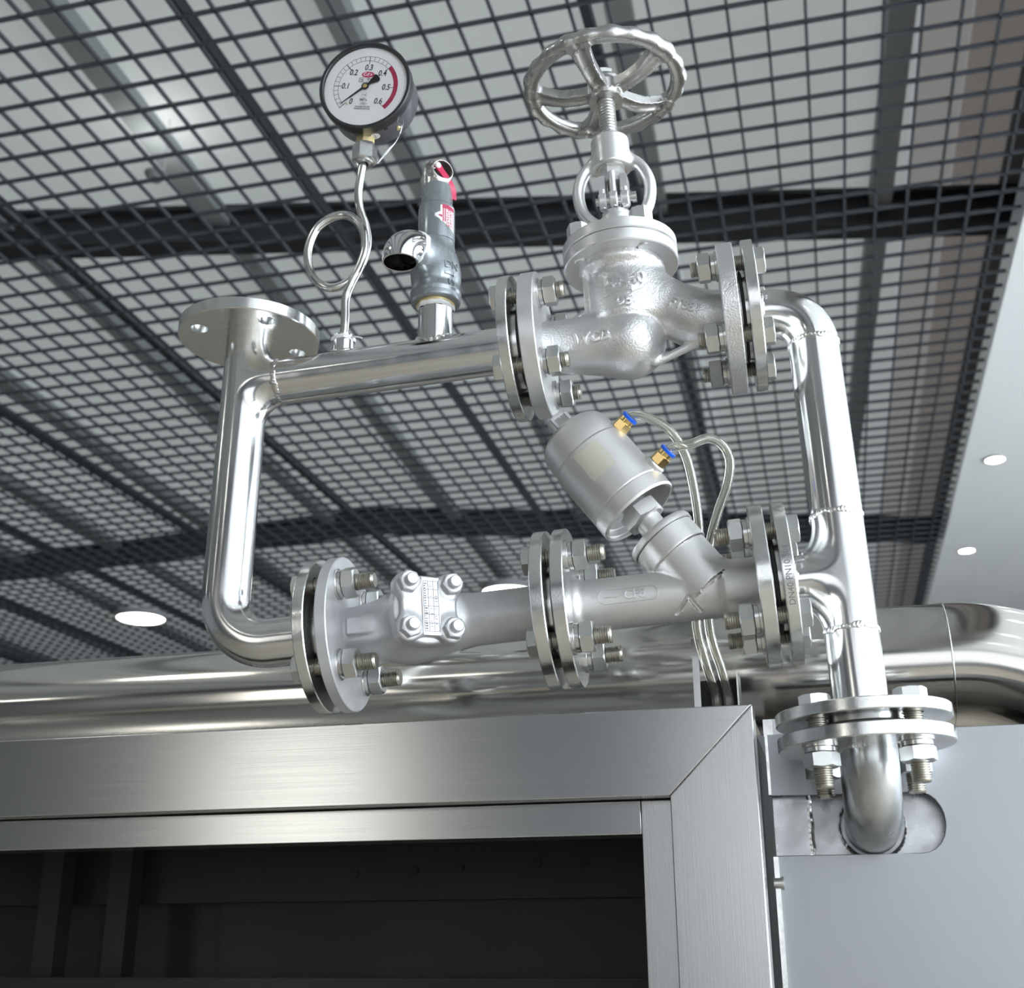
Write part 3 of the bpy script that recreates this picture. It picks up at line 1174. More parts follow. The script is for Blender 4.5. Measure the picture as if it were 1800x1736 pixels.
def thread_prof(r, z0, z1, pitch=0.002, end=True):
    pr = []
    z = z0
    while z + pitch < z1 - (0.0012 if end else 0):
        pr += [(r * 0.85, z), (r * 0.86, z + pitch * 0.12), (r, z + pitch * 0.48), (r, z + pitch * 0.64)]
        z += pitch
    pr += [(r * 0.92, z), (r * 0.98, z + 0.0003), (r * 0.86, z1), (0, z1)]
    return pr


def bolt_meshes(grip, out):
    """hex bolt along +z: head below 0, clamped length grip, nut and washers, thread sticking out by out"""
    e = grip + 0.0025 + 0.0040 + 0.0130 + out
    b = MB().hexa(AF, -0.0102, 0.0, chamfer=(True, False))
    sh = MB().lathe([(0, 0.0), (0.0079, 0.0)] + thread_prof(0.0080, 0.0005, e), None, 28)
    wa = MB().lathe([(0.0085, grip), (0.0150, grip), (0.0150, grip + 0.0022), (0.0145, grip + 0.0025), (0.0085, grip + 0.0025)], None, 40)
    g2 = grip + 0.0025
    lw = MB().lathe([(0.0085, g2), (0.0133, g2 + 0.0002), (0.0133, g2 + 0.0038), (0.0085, g2 + 0.0040)], None, 36)
    g3 = g2 + 0.0040
    nu = MB().hexa(AFN, g3, g3 + 0.0130, chamfer=(True, True))
    return dict(head=b.mesh('head', 'steel_bolt', True, 20), shank=sh.mesh('shank', 'steel_thread', True, 30),
                flat_washer=wa.mesh('flat_washer', 'steel_washer'), lock_washer=lw.mesh('lock_washer', 'steel_washer'),
                nut=nu.mesh('nut', 'steel_bolt', True, 20))


def bolt_set(o, d, grip, out, label, group, skip=()):
    """four bolts round the joint; o: face under the heads, d: from head to nut"""
    ms = bolt_meshes(grip, out)
    M = frame(o, d)
    near = unit(vec(0, -1, 0) - d * (vec(0, -1, 0) @ d))
    side_ = np.cross(d, near)
    for i, a in enumerate((45, 135, 225, 315)):
        a = math.radians(a)
        c = o + PCD * (math.cos(a) * near + math.sin(a) * side_)
        fr_ = 'front' if c[1] < o[1] else 'rear'
        ud_ = ('upper' if c[2] > o[2] else 'lower') if abs(d[2]) < 0.5 else ('outer' if c[0] > o[0] else 'cabinet-side')
        t = thing('hex_bolt', '%s %s hex bolt %s' % (ud_, fr_, label), 'bolt', tuple(c), group)
        sg_ = (-1 if side_[2] > 0 else 1) if abs(side_[2]) > 0.5 else 1
        rot = sg_ * random.uniform(0.15, 0.55)
        for nm, me in ms.items():
            q = rot if nm in ('head', 'shank') else sg_ * random.uniform(0.15, 0.55)
            x_ = math.cos(q) * near + math.sin(q) * side_
            ob = bpy.data.objects.new(nm, me)
            COL.objects.link(ob)
            ob.parent = t
            Mq = frame((0, 0, 0), d, x_)
            ob.matrix_basis = Matrix(Mq.tolist())


bolt_set(up_pt(S_UPL1), UD, S_UPL2 + T_VALVE - S_UPL1, 0.008, 'of the joint between gauge pipe and handwheel valve', 'bolts of the handwheel valve inlet joint')
bolt_set(up_pt(S_UPR2 + T_PIPE), -UD, S_UPR2 + T_PIPE - S_UPR1, 0.007, 'of the joint between handwheel valve and top elbow', 'bolts of the handwheel valve outlet joint')
bolt_set(lo_pt(S_LL1), LD, S_LL2 + 0.0115 - S_LL1, 0.0175, 'of the joint between lower elbow and square-cover valve', 'bolts of the square-cover valve inlet joint')
bolt_set(lo_pt(S_LM1), LD, S_LM2 + 0.0122 - S_LM1, 0.0160, 'of the joint between square-cover valve and angle seat valve', 'bolts of the middle lower joint')
bolt_set(lo_pt(S_LR2 + T_PIPE), -LD, S_LR2 + T_PIPE - S_LR1, 0.0130, 'of the joint between angle seat valve and riser tee', 'bolts of the riser tee joint')
bolt_set(rv_pt(zA1), -RD, zA1 - zB0, 0.0165, 'of the level flange pair above the slot', 'bolts of the bottom flange pair')


def gasket(o1, o2, label):
    d = unit(o2 - o1)
    L = np.linalg.norm(o2 - o1)
    g = MB().lathe([(0.018, 0), (0.0455, 0), (0.0455, L), (0.018, L)], frame(o1, d), 56).build('gasket', 'gasket')
    tag(g, label, 'gasket')


gasket(up_pt(S_UPL1 + T_PIPE + 0.0032), up_pt(S_UPL2 - 0.0032), 'dark ring gasket in the inlet flange joint of the handwheel valve')
gasket(up_pt(S_UPR1 + T_VALVE + 0.0032), up_pt(S_UPR2 - 0.0032), 'dark ring gasket in the outlet flange joint of the handwheel valve')
gasket(lo_pt(S_LL1 + T_PIPE + 0.0032), lo_pt(S_LL2 - 0.0032), 'dark ring gasket in the flange joint beside the lower left elbow')
gasket(lo_pt(S_LM1 + 0.0122 + 0.0022), lo_pt(S_LM2 - 0.0022), 'dark ring gasket in the joint between the two lower valves')
gasket(lo_pt(S_LR1 + 0.0130 + 0.0022), lo_pt(S_LR2 - 0.0032), 'dark ring gasket in the joint beside the riser tee')
gasket(rv_pt(zB1 + 0.0032), rv_pt(zA0 - 0.0032), 'dark ring gasket in the level flange pair')

# ================================================================ GLOBE VALVE
gv = thing('globe_valve', 'silver cast globe valve with spoked handwheel, bolted between two flanges', 'valve', tuple(up_pt(-0.152)))
GO = up_pt(-0.1515)
GM = np.eye(4)
GM[:3, 0] = UD
GM[:3, 1] = unit(np.cross([0, 0, 1], UD))
GM[:3, 2] = np.cross(GM[:3, 0], GM[:3, 1])
GM[:3, 3] = GO
GL, GR_ = -0.1055, 0.1055
XC = -0.0065


def gv_field(p):
    # inlet neck dipping into the lower bowl
    a = d_caps(p, (GL, 0, -0.001), (-0.008, 0, -0.0115), 0.0240, 0.0340)
    a = smin(a, d_sph(p, (-0.004, 0, -0.0105), 0.0350), 0.010)
    # upper chamber under the bonnet
    b = d_cyl(p, (XC, 0, 0.0050), (XC, 0, 0.080), 0.0368, 0.007)
    b = smin(b, d_cyl(p, (XC, 0, 0.066), (XC, 0, 0.080), 0.0430, 0.004), 0.012)
    # outlet neck falling from the chamber to the right flange
    c = d_caps(p, (XC + 0.018, 0, 0.038), (0.066, 0, 0.004), 0.0330, 0.0250)
    c = smin(c, d_caps(p, (0.066, 0, 0.004), (GR_, 0, 0.0), 0.0250, 0.0270), 0.02)
    d = smin(b, c, 0.014)
    d = smin(a, d, 0.004)
    # parting ribs
    rib = d_box(p, (XC - 0.037, -0.010, 0.030), (0.0028, 0.006, 0.036), None, 0.002)
    d = smin(d, rib, 0.004)
    web = d_caps(p, (0.020, -0.004, -0.038), (0.060, -0.004, -0.0235), 0.0042)
    web = np.minimum(web, d_caps(p, (0.030, -0.004, -0.002), (0.060, -0.004, -0.0235), 0.0040))
    d = smin(d, web, 0.006)
    lug = d_caps(p, (-0.047, 0.006, 0.034), (-0.067, 0.006, 0.022), 0.0035)
    d = smin(d, lug, 0.005)
    d = np.maximum(d, GL + 0.010 - p[:, 0])
    d = np.maximum(d, p[:, 0] - GR_ + 0.010)
    d = np.maximum(d, p[:, 2] - 0.0775)
    return d


put('body', field_mesh('body', gv_field, (GL, -0.05, -0.055), (GR_, 0.05, 0.082), 0.0015, 'cast_silver', GM), gv)
flange(gv, up_pt(S_UPL2), UD, T_VALVE, 0.0200, 'cast_silver_smooth', -0.003)
flange(gv, up_pt(S_UPR1), UD, T_VALVE, 0.0200, 'cast_silver', 0.003)


def gm(x, y, z):
    return (GM @ np.array([x, y, z, 1.0]))[:3]


def gframe(x, y, z, d=(0, 0, 1)):
    return frame(gm(x, y, z), GM[:3, :3] @ np.asarray(d, float), GM[:3, 0] if abs(d[0]) < 0.9 else GM[:3, 2])


Mb = gframe(XC, 0, 0)
BR = 0.0590
MB().lathe([(0.030, 0.0745), (BR - 0.001, 0.0745), (BR, 0.0757), (BR, 0.0870), (BR - 0.0008, 0.0878), (0.02, 0.0878)], Mb, 96).build('body_flange', 'cast_silver_smooth', gv)
MB().lathe([(0.02, 0.0888), (BR - 0.0012, 0.0888), (BR, 0.0898), (BR, 0.1000), (BR - 0.0012, 0.1012), (0.024, 0.1012), (0.022, 0.1045), (0.0, 0.1045)], Mb, 96).build('bonnet', 'cast_silver_smooth', gv)
MB().lathe([(0.03, 0.0876), (BR - 0.004, 0.0876), (BR - 0.004, 0.0890), (0.03, 0.0890)], Mb, 64).build('bonnet_gasket', 'gasket', gv)
for i in range(4):
    a = math.radians(35 + 90 * i)
    c = (XC + 0.047 * math.cos(a), 0.047 * math.sin(a), 0)
    Mh = gframe(*c)
    b = MB().hexa(0.021, 0.1012, 0.1160, Mh, chamfer=(False, True), rot=i)
    bo = b.build('bonnet_bolt', 'cast_silver_smooth', gv, angle=20)
    MB().lathe([(0.0062, 0.0757), (0.0062, 0.0738), (0.0052, 0.0728), (0, 0.0728)], Mh, 20).build('bolt_end', 'cast_silver_smooth', bo)


# yoke: two bowed arms and the head
def yoke_field(p):
    q = p - np.array([XC, 0, 0])
    d = None
    for s in (-1, 1):
        P = [(s * 0.010, 0, 0.124), (s * 0.022, 0, 0.131), (s * 0.0325, 0, 0.143), (s * 0.0372, 0, 0.158), (s * 0.0378, 0, 0.174), (s * 0.0335, 0, 0.189), (s * 0.0255, 0, 0.201), (s * 0.014, 0, 0.208)]
        P = catmull(P, 5)
        for a, b in zip(P[:-1], P[1:]):
            e = d_caps(q * np.array([1, 0.80, 1]), a, b, 0.0064)
            d = e if d is None else np.minimum(d, e)
    hub = d_cyl(q, (0, 0, 0.195), (0, 0, 0.233), 0.0205, 0.003)
    d = smin(d, hub, 0.008)
    return np.maximum(d, -d_cyl(q, (0, 0, 0.18), (0, 0, 0.26), 0.0105))


put('yoke', field_mesh('yoke', yoke_field, (XC - 0.055, -0.028, 0.112), (XC + 0.055, 0.028, 0.248), 0.0013, 'cast_silver_smooth', GM), gv)
MB().lathe([(0.0100, 0.1940), (0.0165, 0.1940), (0.0165, 0.1965), (0.010, 0.1965)], Mb, 36).build('yoke_bushing', 'steel_washer', gv)
# stem: plain shaft, coupling, screw
MB().lathe([(0.0062, 0.100), (0.0062, 0.206)], Mb, 24).build('stem', 'steel_polished', gv)
pr = [(0.0088, 0.197)]
z = 0.198
while z < 0.290:
    pr += [(0.0074, z), (0.0080, z + 0.0006), (0.0096, z + 0.0012), (0.0096, z + 0.0022), (0.0080, z + 0.0028)]
    z += 0.0038
pr += [(0.008, z), (0, z)]
MB().lathe(pr, Mb, 32).build('stem_screw', 'steel_bolt', gv, angle=50)
cp = MB().hexa(0.023, 0.176, 0.1950, Mb, chamfer=(True, True), rot=0.2)
cp.build('stem_coupling', 'cast_silver_smooth', gv, angle=20)
cv = MB()
for s in (-1, 1):
    Ms = gframe(XC + s * 0.0115, -0.004, 0)
    cv.prism([(-0.0035, -0.010), (0.0035, -0.010), (0.0045, 0.008), (-0.0045, 0.008)], 0.152, 0.181, Ms)
cv.build('clevis', 'cast_silver_smooth', gv, smooth=False)
gl = MB().lathe([(0.0185, 0.1040), (0.0185, 0.1320), (0.0150, 0.1350), (0.0150, 0.1400), (0.0135, 0.1420), (0.006, 0.1420)], Mb, 40)
gl.build('gland_follower', 'cast_silver_smooth', gv)
for s, dx, dy in ((-1, -0.0115, -0.012), (0, 0.000, -0.014), (1, 0.0118, -0.012)):
    Mr = gframe(XC + dx, dy, 0)
    e = MB().lathe([(0.0036, 0.140), (0.0036, 0.184 if s == 0 else 0.164)], Mr, 16)
    e.lathe([(0, -0.0042), (0.0080, -0.0042), (0.0092, -0.0030), (0.0092, 0.0030), (0.0080, 0.0042), (0, 0.0042)], gframe(XC + dx, dy, 0.1500, (1, 0, 0)), 28)
    e.build('eye_bolt', 'cast_silver_smooth', gv)
MB().lathe([(0, -0.019), (0.0042, -0.019), (0.0042, 0.019), (0.0058, 0.019), (0.0058, 0.0235), (0, 0.0235)], gframe(XC, -0.013, 0.1500, (1, 0, 0)), 20).build('hinge_pin', 'steel_bolt', gv)

# handwheel
WZ = 0.302
SP = [math.radians(a) for a in (32, 104, 177, 249, 321)]
WR = 0.0805


def wheel_field(p):
    q = p - np.array([XC, 0, WZ])
    ang = np.arctan2(q[:, 1], q[:, 0])
    rad = np.hypot(q[:, 0], q[:, 1])
    wob = 0.0008 * np.sin(ang * 22) + 0.0005 * np.sin(ang * 9 + 1)
    d = np.hypot((rad - WR) * 0.92, (q[:, 2] - 0.004) * 0.88) - 0.0078 - wob * np.clip((rad - WR) * 200, 0, 1)
    # hollow underside of the rim
    d = smax(d, -(np.hypot((rad - WR) * 1.0, (q[:, 2] + 0.0085) * 0.7) - 0.0050), 0.003)
    hub = d_cyl(q, (0, 0, -0.018), (0, 0, 0.010), 0.0185, 0.003)
    for a in SP:
        u = np.array([math.cos(a), -math.sin(a), 0])
        n_ = np.array([math.sin(a), math.cos(a), 0])
        s = q @ u
        t = q @ n_
        zc = -0.006 + 0.010 * np.clip((s - 0.018) / 0.055, 0, 1) - 0.005 * np.sin(np.clip((s - 0.018) / 0.055, 0, 1) * PI)
        wdt = 0.0075 + 0.0035 * np.clip((s - 0.05) / 0.03, 0, 1)
        dd = np.maximum(np.abs(t) - wdt, np.abs(q[:, 2] - zc) - 0.0042)
        dd = np.maximum(dd, np.maximum(0.012 - s, s - WR)) - 0.0012
        # groove along the lower face
        dd = smax(dd, -(np.hypot(t * 0.75, (q[:, 2] - zc + 0.0062)) - 0.0038), 0.002)
        d = smin(d, dd, 0.005)
    return smin(d, hub, 0.004)


put('handwheel', field_mesh('handwheel', wheel_field, (XC - 0.096, -0.096, WZ - 0.024), (XC + 0.096, 0.096, WZ + 0.017), 0.0014, 'wheel_silver', GM), gv)
MB().hexa(0.022, WZ + 0.010, WZ + 0.020, Mb, rot=0.4).build('wheel_nut', 'steel_bolt', gv, angle=20)
MB().lathe([(0.0188, WZ - 0.0165), (0.0188, WZ - 0.0190), (0.010, WZ - 0.0190)], Mb, 40).build('wheel_collar', 'wheel_silver', gv)


# cast lettering on the body
def letter(s, size, o, xdir, nrm, field, M0, parent, m, h=0.0016, shear=0.0, off=0.0):
    v, f = text_geo(s, size, 0.002, shear, off)
    n = unit(nrm)
    x_ = unit(np.asarray(xdir, float) - n * (np.asarray(xdir, float) @ n))
    M = np.eye(4)
    M[:3, 0], M[:3, 1], M[:3, 2], M[:3, 3] = x_, np.cross(n, x_), n, o
    p = cast_on(field, M, v, h)
    return MB().add(p, f, M0).build('lettering', m, parent, smooth=False)


iG = np.linalg.inv(GM)


def g_px(x, y, dy=-0.034):
    q = (iG @ np.array([*at(x, y, dy), 1.0]))[:3]
    q[1] = -0.01
    return q


for s_, size_, px_, dy_, xd in (('DN40', 0.0170, (1095, 490), -0.036, (1, 0, 0)), ('25', 0.0165, (1097, 527), -0.036, (1, 0, 0)),
                                ('FT88', 0.0135, (1197, 535), -0.027, (1, 0, -0.55)), ('WCB', 0.0150, (1038, 592), -0.030, (1, 0, -0.02))):
    letter(s_, size_, g_px(*px_, dy_), xd, (0.04, -1, -0.06), gv_field, GM, gv, 'cast_letter', 0.0027, off=0.0006)


def arrow_geo(L, w, hl, hw, depth):
    poly = [(-L / 2, -w / 2), (L / 2 - hl, -w / 2), (L / 2 - hl, -hw / 2), (L / 2, 0), (L / 2 - hl, hw / 2), (L / 2 - hl, w / 2), (-L / 2, w / 2)]
    n = len(poly)
    v = np.array([(x, y_, -depth / 2) for x, y_ in poly] + [(x, y_, depth / 2) for x, y_ in poly])
    f = [(n, n + 1, n + 5, n + 6), (n + 2, n + 3, n + 4)]
    for i in range(n):
        j = (i + 1) % n
        f.append((i, j, n + j, n + i))
    # cut the shaft in short steps so that it bends round the body
    vs, fs = [], []
    xs_ = np.linspace(-L / 2, L / 2 - hl, 14)
    for a, b in zip(xs_[:-1], xs_[1:]):
        s = len(vs)
        for zz in (-1, 1):
            vs += [(a, -w / 2, zz), (b, -w / 2, zz), (b, w / 2, zz), (a, w / 2, zz)]
        fs += [(s + 4, s + 5, s + 6, s + 7), (s, s + 1, s + 5, s + 4), (s + 2, s + 3, s + 7, s + 6)]
    s = len(vs)
    for zz in (-1, 1):
        vs += [(L / 2 - hl, -hw / 2, zz), (L / 2, 0, zz), (L / 2 - hl, hw / 2, zz)]
    fs += [(s + 3, s + 4, s + 5), (s, s + 1, s + 4, s + 3), (s + 1, s + 2, s + 5, s + 4), (s + 2, s, s + 3, s + 5)]
    return np.array(vs, float), fs


v, f = arrow_geo(0.042, 0.0030, 0.012, 0.0078, 0.002)
Ma = np.eye(4)
Ma[:3, 2] = unit((0.05, -1, -0.05))
Ma[:3, 0] = unit(vec(1, 0.05, 0.03))
Ma[:3, 1] = np.cross(Ma[:3, 2], Ma[:3, 0])
Ma[:3, 3] = g_px(1092, 509, -0.036)
MB().add(cast_on(gv_field, Ma, v, 0.0024), f, GM).build('flow_arrow', 'cast_letter', gv, smooth=False)

# ================================================================ SQUARE-COVER VALVE (lower left)
cv_t = thing('check_valve', 'pale silver flanged valve with a square four-bolt cover and nameplate', 'valve', tuple(lo_pt(-0.34)))
CM = np.eye(4)
CM[:3, 0] = LD
CM[:3, 1] = unit(np.cross([0, 0, 1], LD))
CM[:3, 2] = np.cross(CM[:3, 0], CM[:3, 1])
CM[:3, 3] = lo_pt(-0.342)
CY = math.radians(36)
CA = vec(math.sin(CY), -math.cos(CY), 0.02)       # direction the cover faces
CA = unit(CA)
CXv = unit(vec(math.cos(CY), math.sin(CY), 0.0))
CXv = unit(CXv - CA * (CXv @ CA))
CZv = np.cross(CA, CXv) * -1
if CZv[2] < 0:
    CZv = -CZv
C0 = vec(-0.0395, 0, 0.002)
CC = C0 + CA * 0.056                               # centre of the cover's back face
CRot = np.stack([CXv, CZv, CA], 1)


def cv_field(p):
    a = d_cyl(p, (-0.107, 0, 0), (0.107, 0, 0), 0.0252)
    a = smin(a, d_ell(p, (-0.032, 0, -0.001), (0.060, 0.033, 0.034)), 0.012)
    b = d_cyl(p, C0, C0 + CA * 0.052, 0.0315)
    b = smin(b, d_box(p, C0 + CA * 0.047, (0.029, 0.029, 0.006), CRot, 0.006), 0.012)
    d = smin(a, b, 0.012)
    # squared pads by the inlet neck
    d = smin(d, d_box(p, (-0.077, -0.020, 0.0), (0.014, 0.0095, 0.0085), None, 0.002), 0.003)
    # parting line below
    d = smin(d, d_caps(p, (-0.07, 0.002, -0.0255), (0.03, 0.002, -0.0330), 0.0016), 0.003)
    d = np.maximum(d, -0.100 - p[:, 0])
    return np.maximum(d, p[:, 0] - 0.100)


put('body', field_mesh('body', cv_field, (-0.108, -0.085, -0.045), (0.108, 0.045, 0.045), 0.0014, 'silver_paint', CM), cv_t)
flange(cv_t, lo_pt(S_LL2), LD, 0.0115, 0.020, 'silver_paint', -0.003)
flange(cv_t, lo_pt(S_LM1), LD, 0.0122, 0.020, 'steel_flange', 0.002)
NS = 0.0212


def cover_field(p):
    q = (p - CC) @ CRot
    d = None
    a = d_box(q, (0, 0, -0.0005), (0.0275, 0.0275, 0.0070), None, 0.003)
    for sx in (-1, 1):
        for sy in (-1, 1):
            a = smin(a, d_cyl(q, (sx * NS, sy * NS, -0.0075), (sx * NS, sy * NS, 0.0065), 0.0118, 0.002), 0.008)
    return a


hw = CC
put('cover', field_mesh('cover', cover_field, CC - 0.05, CC + 0.05, 0.0012, 'silver_paint', CM), cv_t)


def cvw(q):
    p = CC + CRot @ np.asarray(q, float)
    return (CM @ np.array([*p, 1.0]))[:3]


CWn = CM[:3, :3] @ CA
CWx = CM[:3, :3] @ CXv
for sx in (-1, 1):
    for sy in (-1, 1):
        Mn = frame(cvw((sx * NS, sy * NS, 0.0064)), CWn, CWx)
        n_ = MB().hexa(0.0182, 0, 0.0098, Mn, rot=random.uniform(0, 1))
        nt_ = n_.build('cover_nut', 'silver_paint', cv_t, angle=20)
        MB().lathe([(0.0058, 0.009), (0.0058, 0.0150), (0.0050, 0.0160), (0, 0.0160)], Mn, 24).build('stud', 'silver_paint', nt_)
# nameplate: a thin plate with ruled boxes and tiny marks
Mp = np.eye(4)
Mp[:3, 0], Mp[:3, 2] = CWx, CWn
Mp[:3, 1] = CM[:3, :3] @ CZv
Mp[:3, 3] = cvw((0.001, 0, 0.0067))
npl = MB().box((-0.0085, -0.0275, 0), (0.0085, 0.0275, 0.0012), Mp).build('nameplate', 'plate_white', cv_t, smooth=False, label='narrow white nameplate with ruled lines')
ln = MB()
for a in (-0.0073, -0.0025, 0.0025, 0.0073):
    ln.box((a - 0.0002, -0.024, 0.0012), (a + 0.0002, 0.024, 0.0014), Mp)
for b_ in np.linspace(-0.024, 0.024, 7):
    ln.box((-0.0073, b_ - 0.0002, 0.0012), (0.0073, b_ + 0.0002, 0.0014), Mp)
rr = random.Random(5)
for i in range(19):
    yy = -0.022 + i * 0.0024
    ln.box((-0.0066, yy, 0.0012), (-0.0066 + rr.uniform(0.0012, 0.0032), yy + rr.uniform(0.0007, 0.0013), 0.0014), Mp)
    if rr.random() < 0.45:
        ln.box((-0.001, yy, 0.0012), (-0.001 + rr.uniform(0.001, 0.003), yy + 0.0006, 0.0014), Mp)
    if rr.random() < 0.3:
        ln.box((0.0035, yy, 0.0012), (0.0035 + rr.uniform(0.001, 0.003), yy + 0.0006, 0.0014), Mp)
ln.build('nameplate_print', 'print_grey', npl, smooth=False)

# ================================================================ ANGLE SEAT VALVE (lower right)
av = thing('angle_seat_valve', 'matt grey pneumatic angle seat valve with a slanted piston actuator', 'valve', tuple(lo_pt(-0.13)))
AM = np.eye(4)
AM[:3, 0] = LD
AM[:3, 1] = unit(np.cross([0, 0, 1], LD))
AM[:3, 2] = np.cross(AM[:3, 0], AM[:3, 1])
AO = lo_pt(-0.1325)
AM[:3, 3] = AO
iA = np.linalg.inv(AM)


def a_loc(P):
    return (iA @ np.array([*P, 1.0]))[:3]


pb = a_loc(at(1125, 901))
pt_ = a_loc(at(983, 741))
pb[1] = pt_[1] = 0
AXD = unit(pt_ - pb)                      # axis of leg and actuator, pointing up-left


def ax(t):                                 # t: distance from actuator's lower face
    return pb + AXD * t


tb = -pb[2] / AXD[2]                      # where the axis meets the pipe axis
JO = ax(tb)


def surf(x, y):                           # a pixel on the front of the valve body
    return a_loc(at(x, y, -0.0240))


def low(q, z):
    r_ = math.sqrt(max(0.0245 ** 2 - z * z, 0))
    return vec(q[0], -r_, z)


MARKS = [(low(surf(1211, 1068), -0.0085), low(surf(1190, 1090), -0.0205)), (low(surf(1213, 1068), -0.0085), low(surf(1233, 1088), -0.0205)),
         (a_loc(at(1232, 1036, -0.0262)), a_loc(at(1256, 1018, -0.0285))), (a_loc(at(1252, 1021, -0.0285)), a_loc(at(1272, 1004, -0.0240)))]


def av_field(p):
    a = d_cyl(p, (-0.100, 0, 0), (0.100, 0, 0), 0.0245)
    b = d_cyl(p, JO, ax(-0.034), 0.0300, 0.001)
    b = np.minimum(b, d_cyl(p, ax(-0.058), ax(-0.0355), 0.0322, 0.002))
    d = smin(a, b, 0.003)
    # dimple plane and faceted mark by the seat
    d = smin(d, d_cyl(p, (0.055, 0, 0), (0.094, 0, 0), 0.0262, 0.002), 0.010)
    for q0, q1 in MARKS:
        d = smax(d, -d_caps(p, q0, q1, 0.0017), 0.0012)
    d = smin(d, smax(d_cyl(p, (-0.094, 0, 0), (-0.080, 0, 0), 0.0275, 0.004), -1 * (p[:, 0] * 0 + 1), 0.001), 0.006)
    d = np.maximum(d, -0.0935 - p[:, 0])
    return np.maximum(d, p[:, 0] - 0.0935)


put('body', field_mesh('body', av_field, (-0.10, -0.042, -0.04), (0.10, 0.042, 0.085), 0.0013, 'blasted_steel', AM), av)
flange(av, lo_pt(S_LM2), LD, 0.0122, 0.020, 'steel_flange', -0.002)
flange(av, lo_pt(S_LR1), LD, 0.0130, 0.020, 'steel_flange', 0.002)
WAX = AM[:3, :3] @ AXD


def aframe(t, d=None, x=None):
    return frame((AM @ np.array([*ax(t), 1.0]))[:3], WAX if d is None else d, x)


Mx = aframe(0)
MB().lathe([(0.0322, -0.0360), (0.0338, -0.0355), (0.0340, -0.0315), (0.0330, -0.0290), (0.015, -0.0285)], Mx, 64).build('bonnet_ring', 'blasted_steel', av)
MB().lathe([(0.0165, -0.0290), (0.0165, -0.0240), (0.0132, -0.0232), (0.0132, 0.010)], Mx, 48).build('neck', 'blasted_steel', av)
MB().hexa(0.038, -0.0115, 0.0045, Mx, rot=0.35).build('hex_collar', 'blasted_steel', av, angle=20)
AR = 0.0408
act = MB().lathe([(0.0130, 0.0180), (0.0330, 0.0180), (0.0330, 0.0100), (0.0355, 0.0095), (0.0355, 0.0035), (0.0372, 0.0030), (0.0372, 0.0004), (0.0392, 0.0), (AR, 0.0020),
                  (AR, 0.0155), (AR - 0.0012, 0.0165), (AR - 0.0012, 0.0172), (AR - 0.0004, 0.0182), (AR - 0.0004, 0.0760), (AR - 0.0014, 0.0775), (AR - 0.0022, 0.0785),
                  (AR - 0.0022, 0.0800), (AR - 0.0026, 0.0980), (AR - 0.0050, 0.1045), (AR - 0.0100, 0.1090), (AR - 0.0180, 0.1115), (0.0, 0.1125)], Mx, 96)
act.build('actuator', 'blasted_steel', av, angle=24)
FDX = np.cross(WAX, vec(0, -1, 0))
# position indicator on top
Mi = aframe(0.1105, WAX, vec(0, -1, 0))
ind = MB().lathe([(0.0125, 0.0), (0.0125, 0.0185), (0.0115, 0.0205), (0.0, 0.0210)], Mi, 40)
ind.build('indicator', 'blasted_steel', av)
wb = MB()
for sx, sy, lx, ly in ((0, -0.0062, 0.0085, 0.0012), (0, 0.0062, 0.0085, 0.0012), (-0.0075, 0, 0.0012, 0.0074), (0.0075, 0, 0.0012, 0.0074)):
    wb.box((sx - lx, sy - ly, 0.0095), (sx + lx, sy + ly, 0.0140), frame(Mi[:3, 3] + WAX * 0.0105, unit(vec(0.1, -1, 0.1)), unit(FDX)))
wb.build('indicator_frame', 'plate_white', av, smooth=False)
MB().box((-0.0070, -0.0055, 0.0100), (0.0070, 0.0055, 0.0126), frame(Mi[:3, 3] + WAX * 0.0105, unit(vec(0.1, -1, 0.1)), unit(FDX))).build('indicator_window', 'steel_flange', av, smooth=False)
# sticker on the actuator
vs, fs = [], []
xn = unit(vec(0, -1, 0) - WAX * (vec(0, -1, 0) @ WAX))
yn = np.cross(WAX, xn)
for i in range(13):
    a = math.radians(-24 + 40 * i / 12)
    for t in (0.040, 0.072):
        vs.append((AM @ np.array([*ax(t), 1.0]))[:3] + (AR - 0.0001) * (math.cos(a) * xn + math.sin(a) * yn))
for i in range(12):
    fs.append((2 * i, 2 * i + 2, 2 * i + 3, 2 * i + 1))
MB().add(vs, fs).build('sticker', 'label_cream', av, label='faded cream sticker')

# air fittings on the actuator's upper right side
FD = unit(np.cross(WAX, vec(0, -1, 0)))
if FD[0] < 0:
    FD = -FD
fit_end = []
for t, off_ in ((0.0755, -0.0065), (0.0235, -0.0010)):
    base = (AM @ np.array([*ax(t), 1.0]))[:3]
    dirn = unit(FD + vec(0, -0.30, 0))
    Mf = frame(base + dirn * off_, dirn)
    MB().lathe([(0.0105, 0.034), (0.0105, AR + 0.003), (0.0095, AR + 0.0045), (0, AR + 0.0045)], Mf, 32).build('port_boss', 'blasted_steel', av)
    ft = MB().hexa(0.0150, AR + 0.0045, AR + 0.0145, Mf, rot=0.3)
    ft.lathe([(0.0070, AR + 0.0145), (0.0070, AR + 0.0185), (0.0040, AR + 0.0185)], Mf, 28)
    fo = ft.build('air_fitting', 'brass', av, angle=20, label='brass push-in air fitting')
    MB().lathe([(0.0045, AR + 0.0185), (0.0086, AR + 0.0187), (0.0086, AR + 0.0215), (0.0045, AR + 0.0220)], Mf, 28).build('release_ring', 'blue_plastic', fo, label='blue release ring')
    fit_end.append((base + dirn * (AR + 0.020 + off_), dirn))

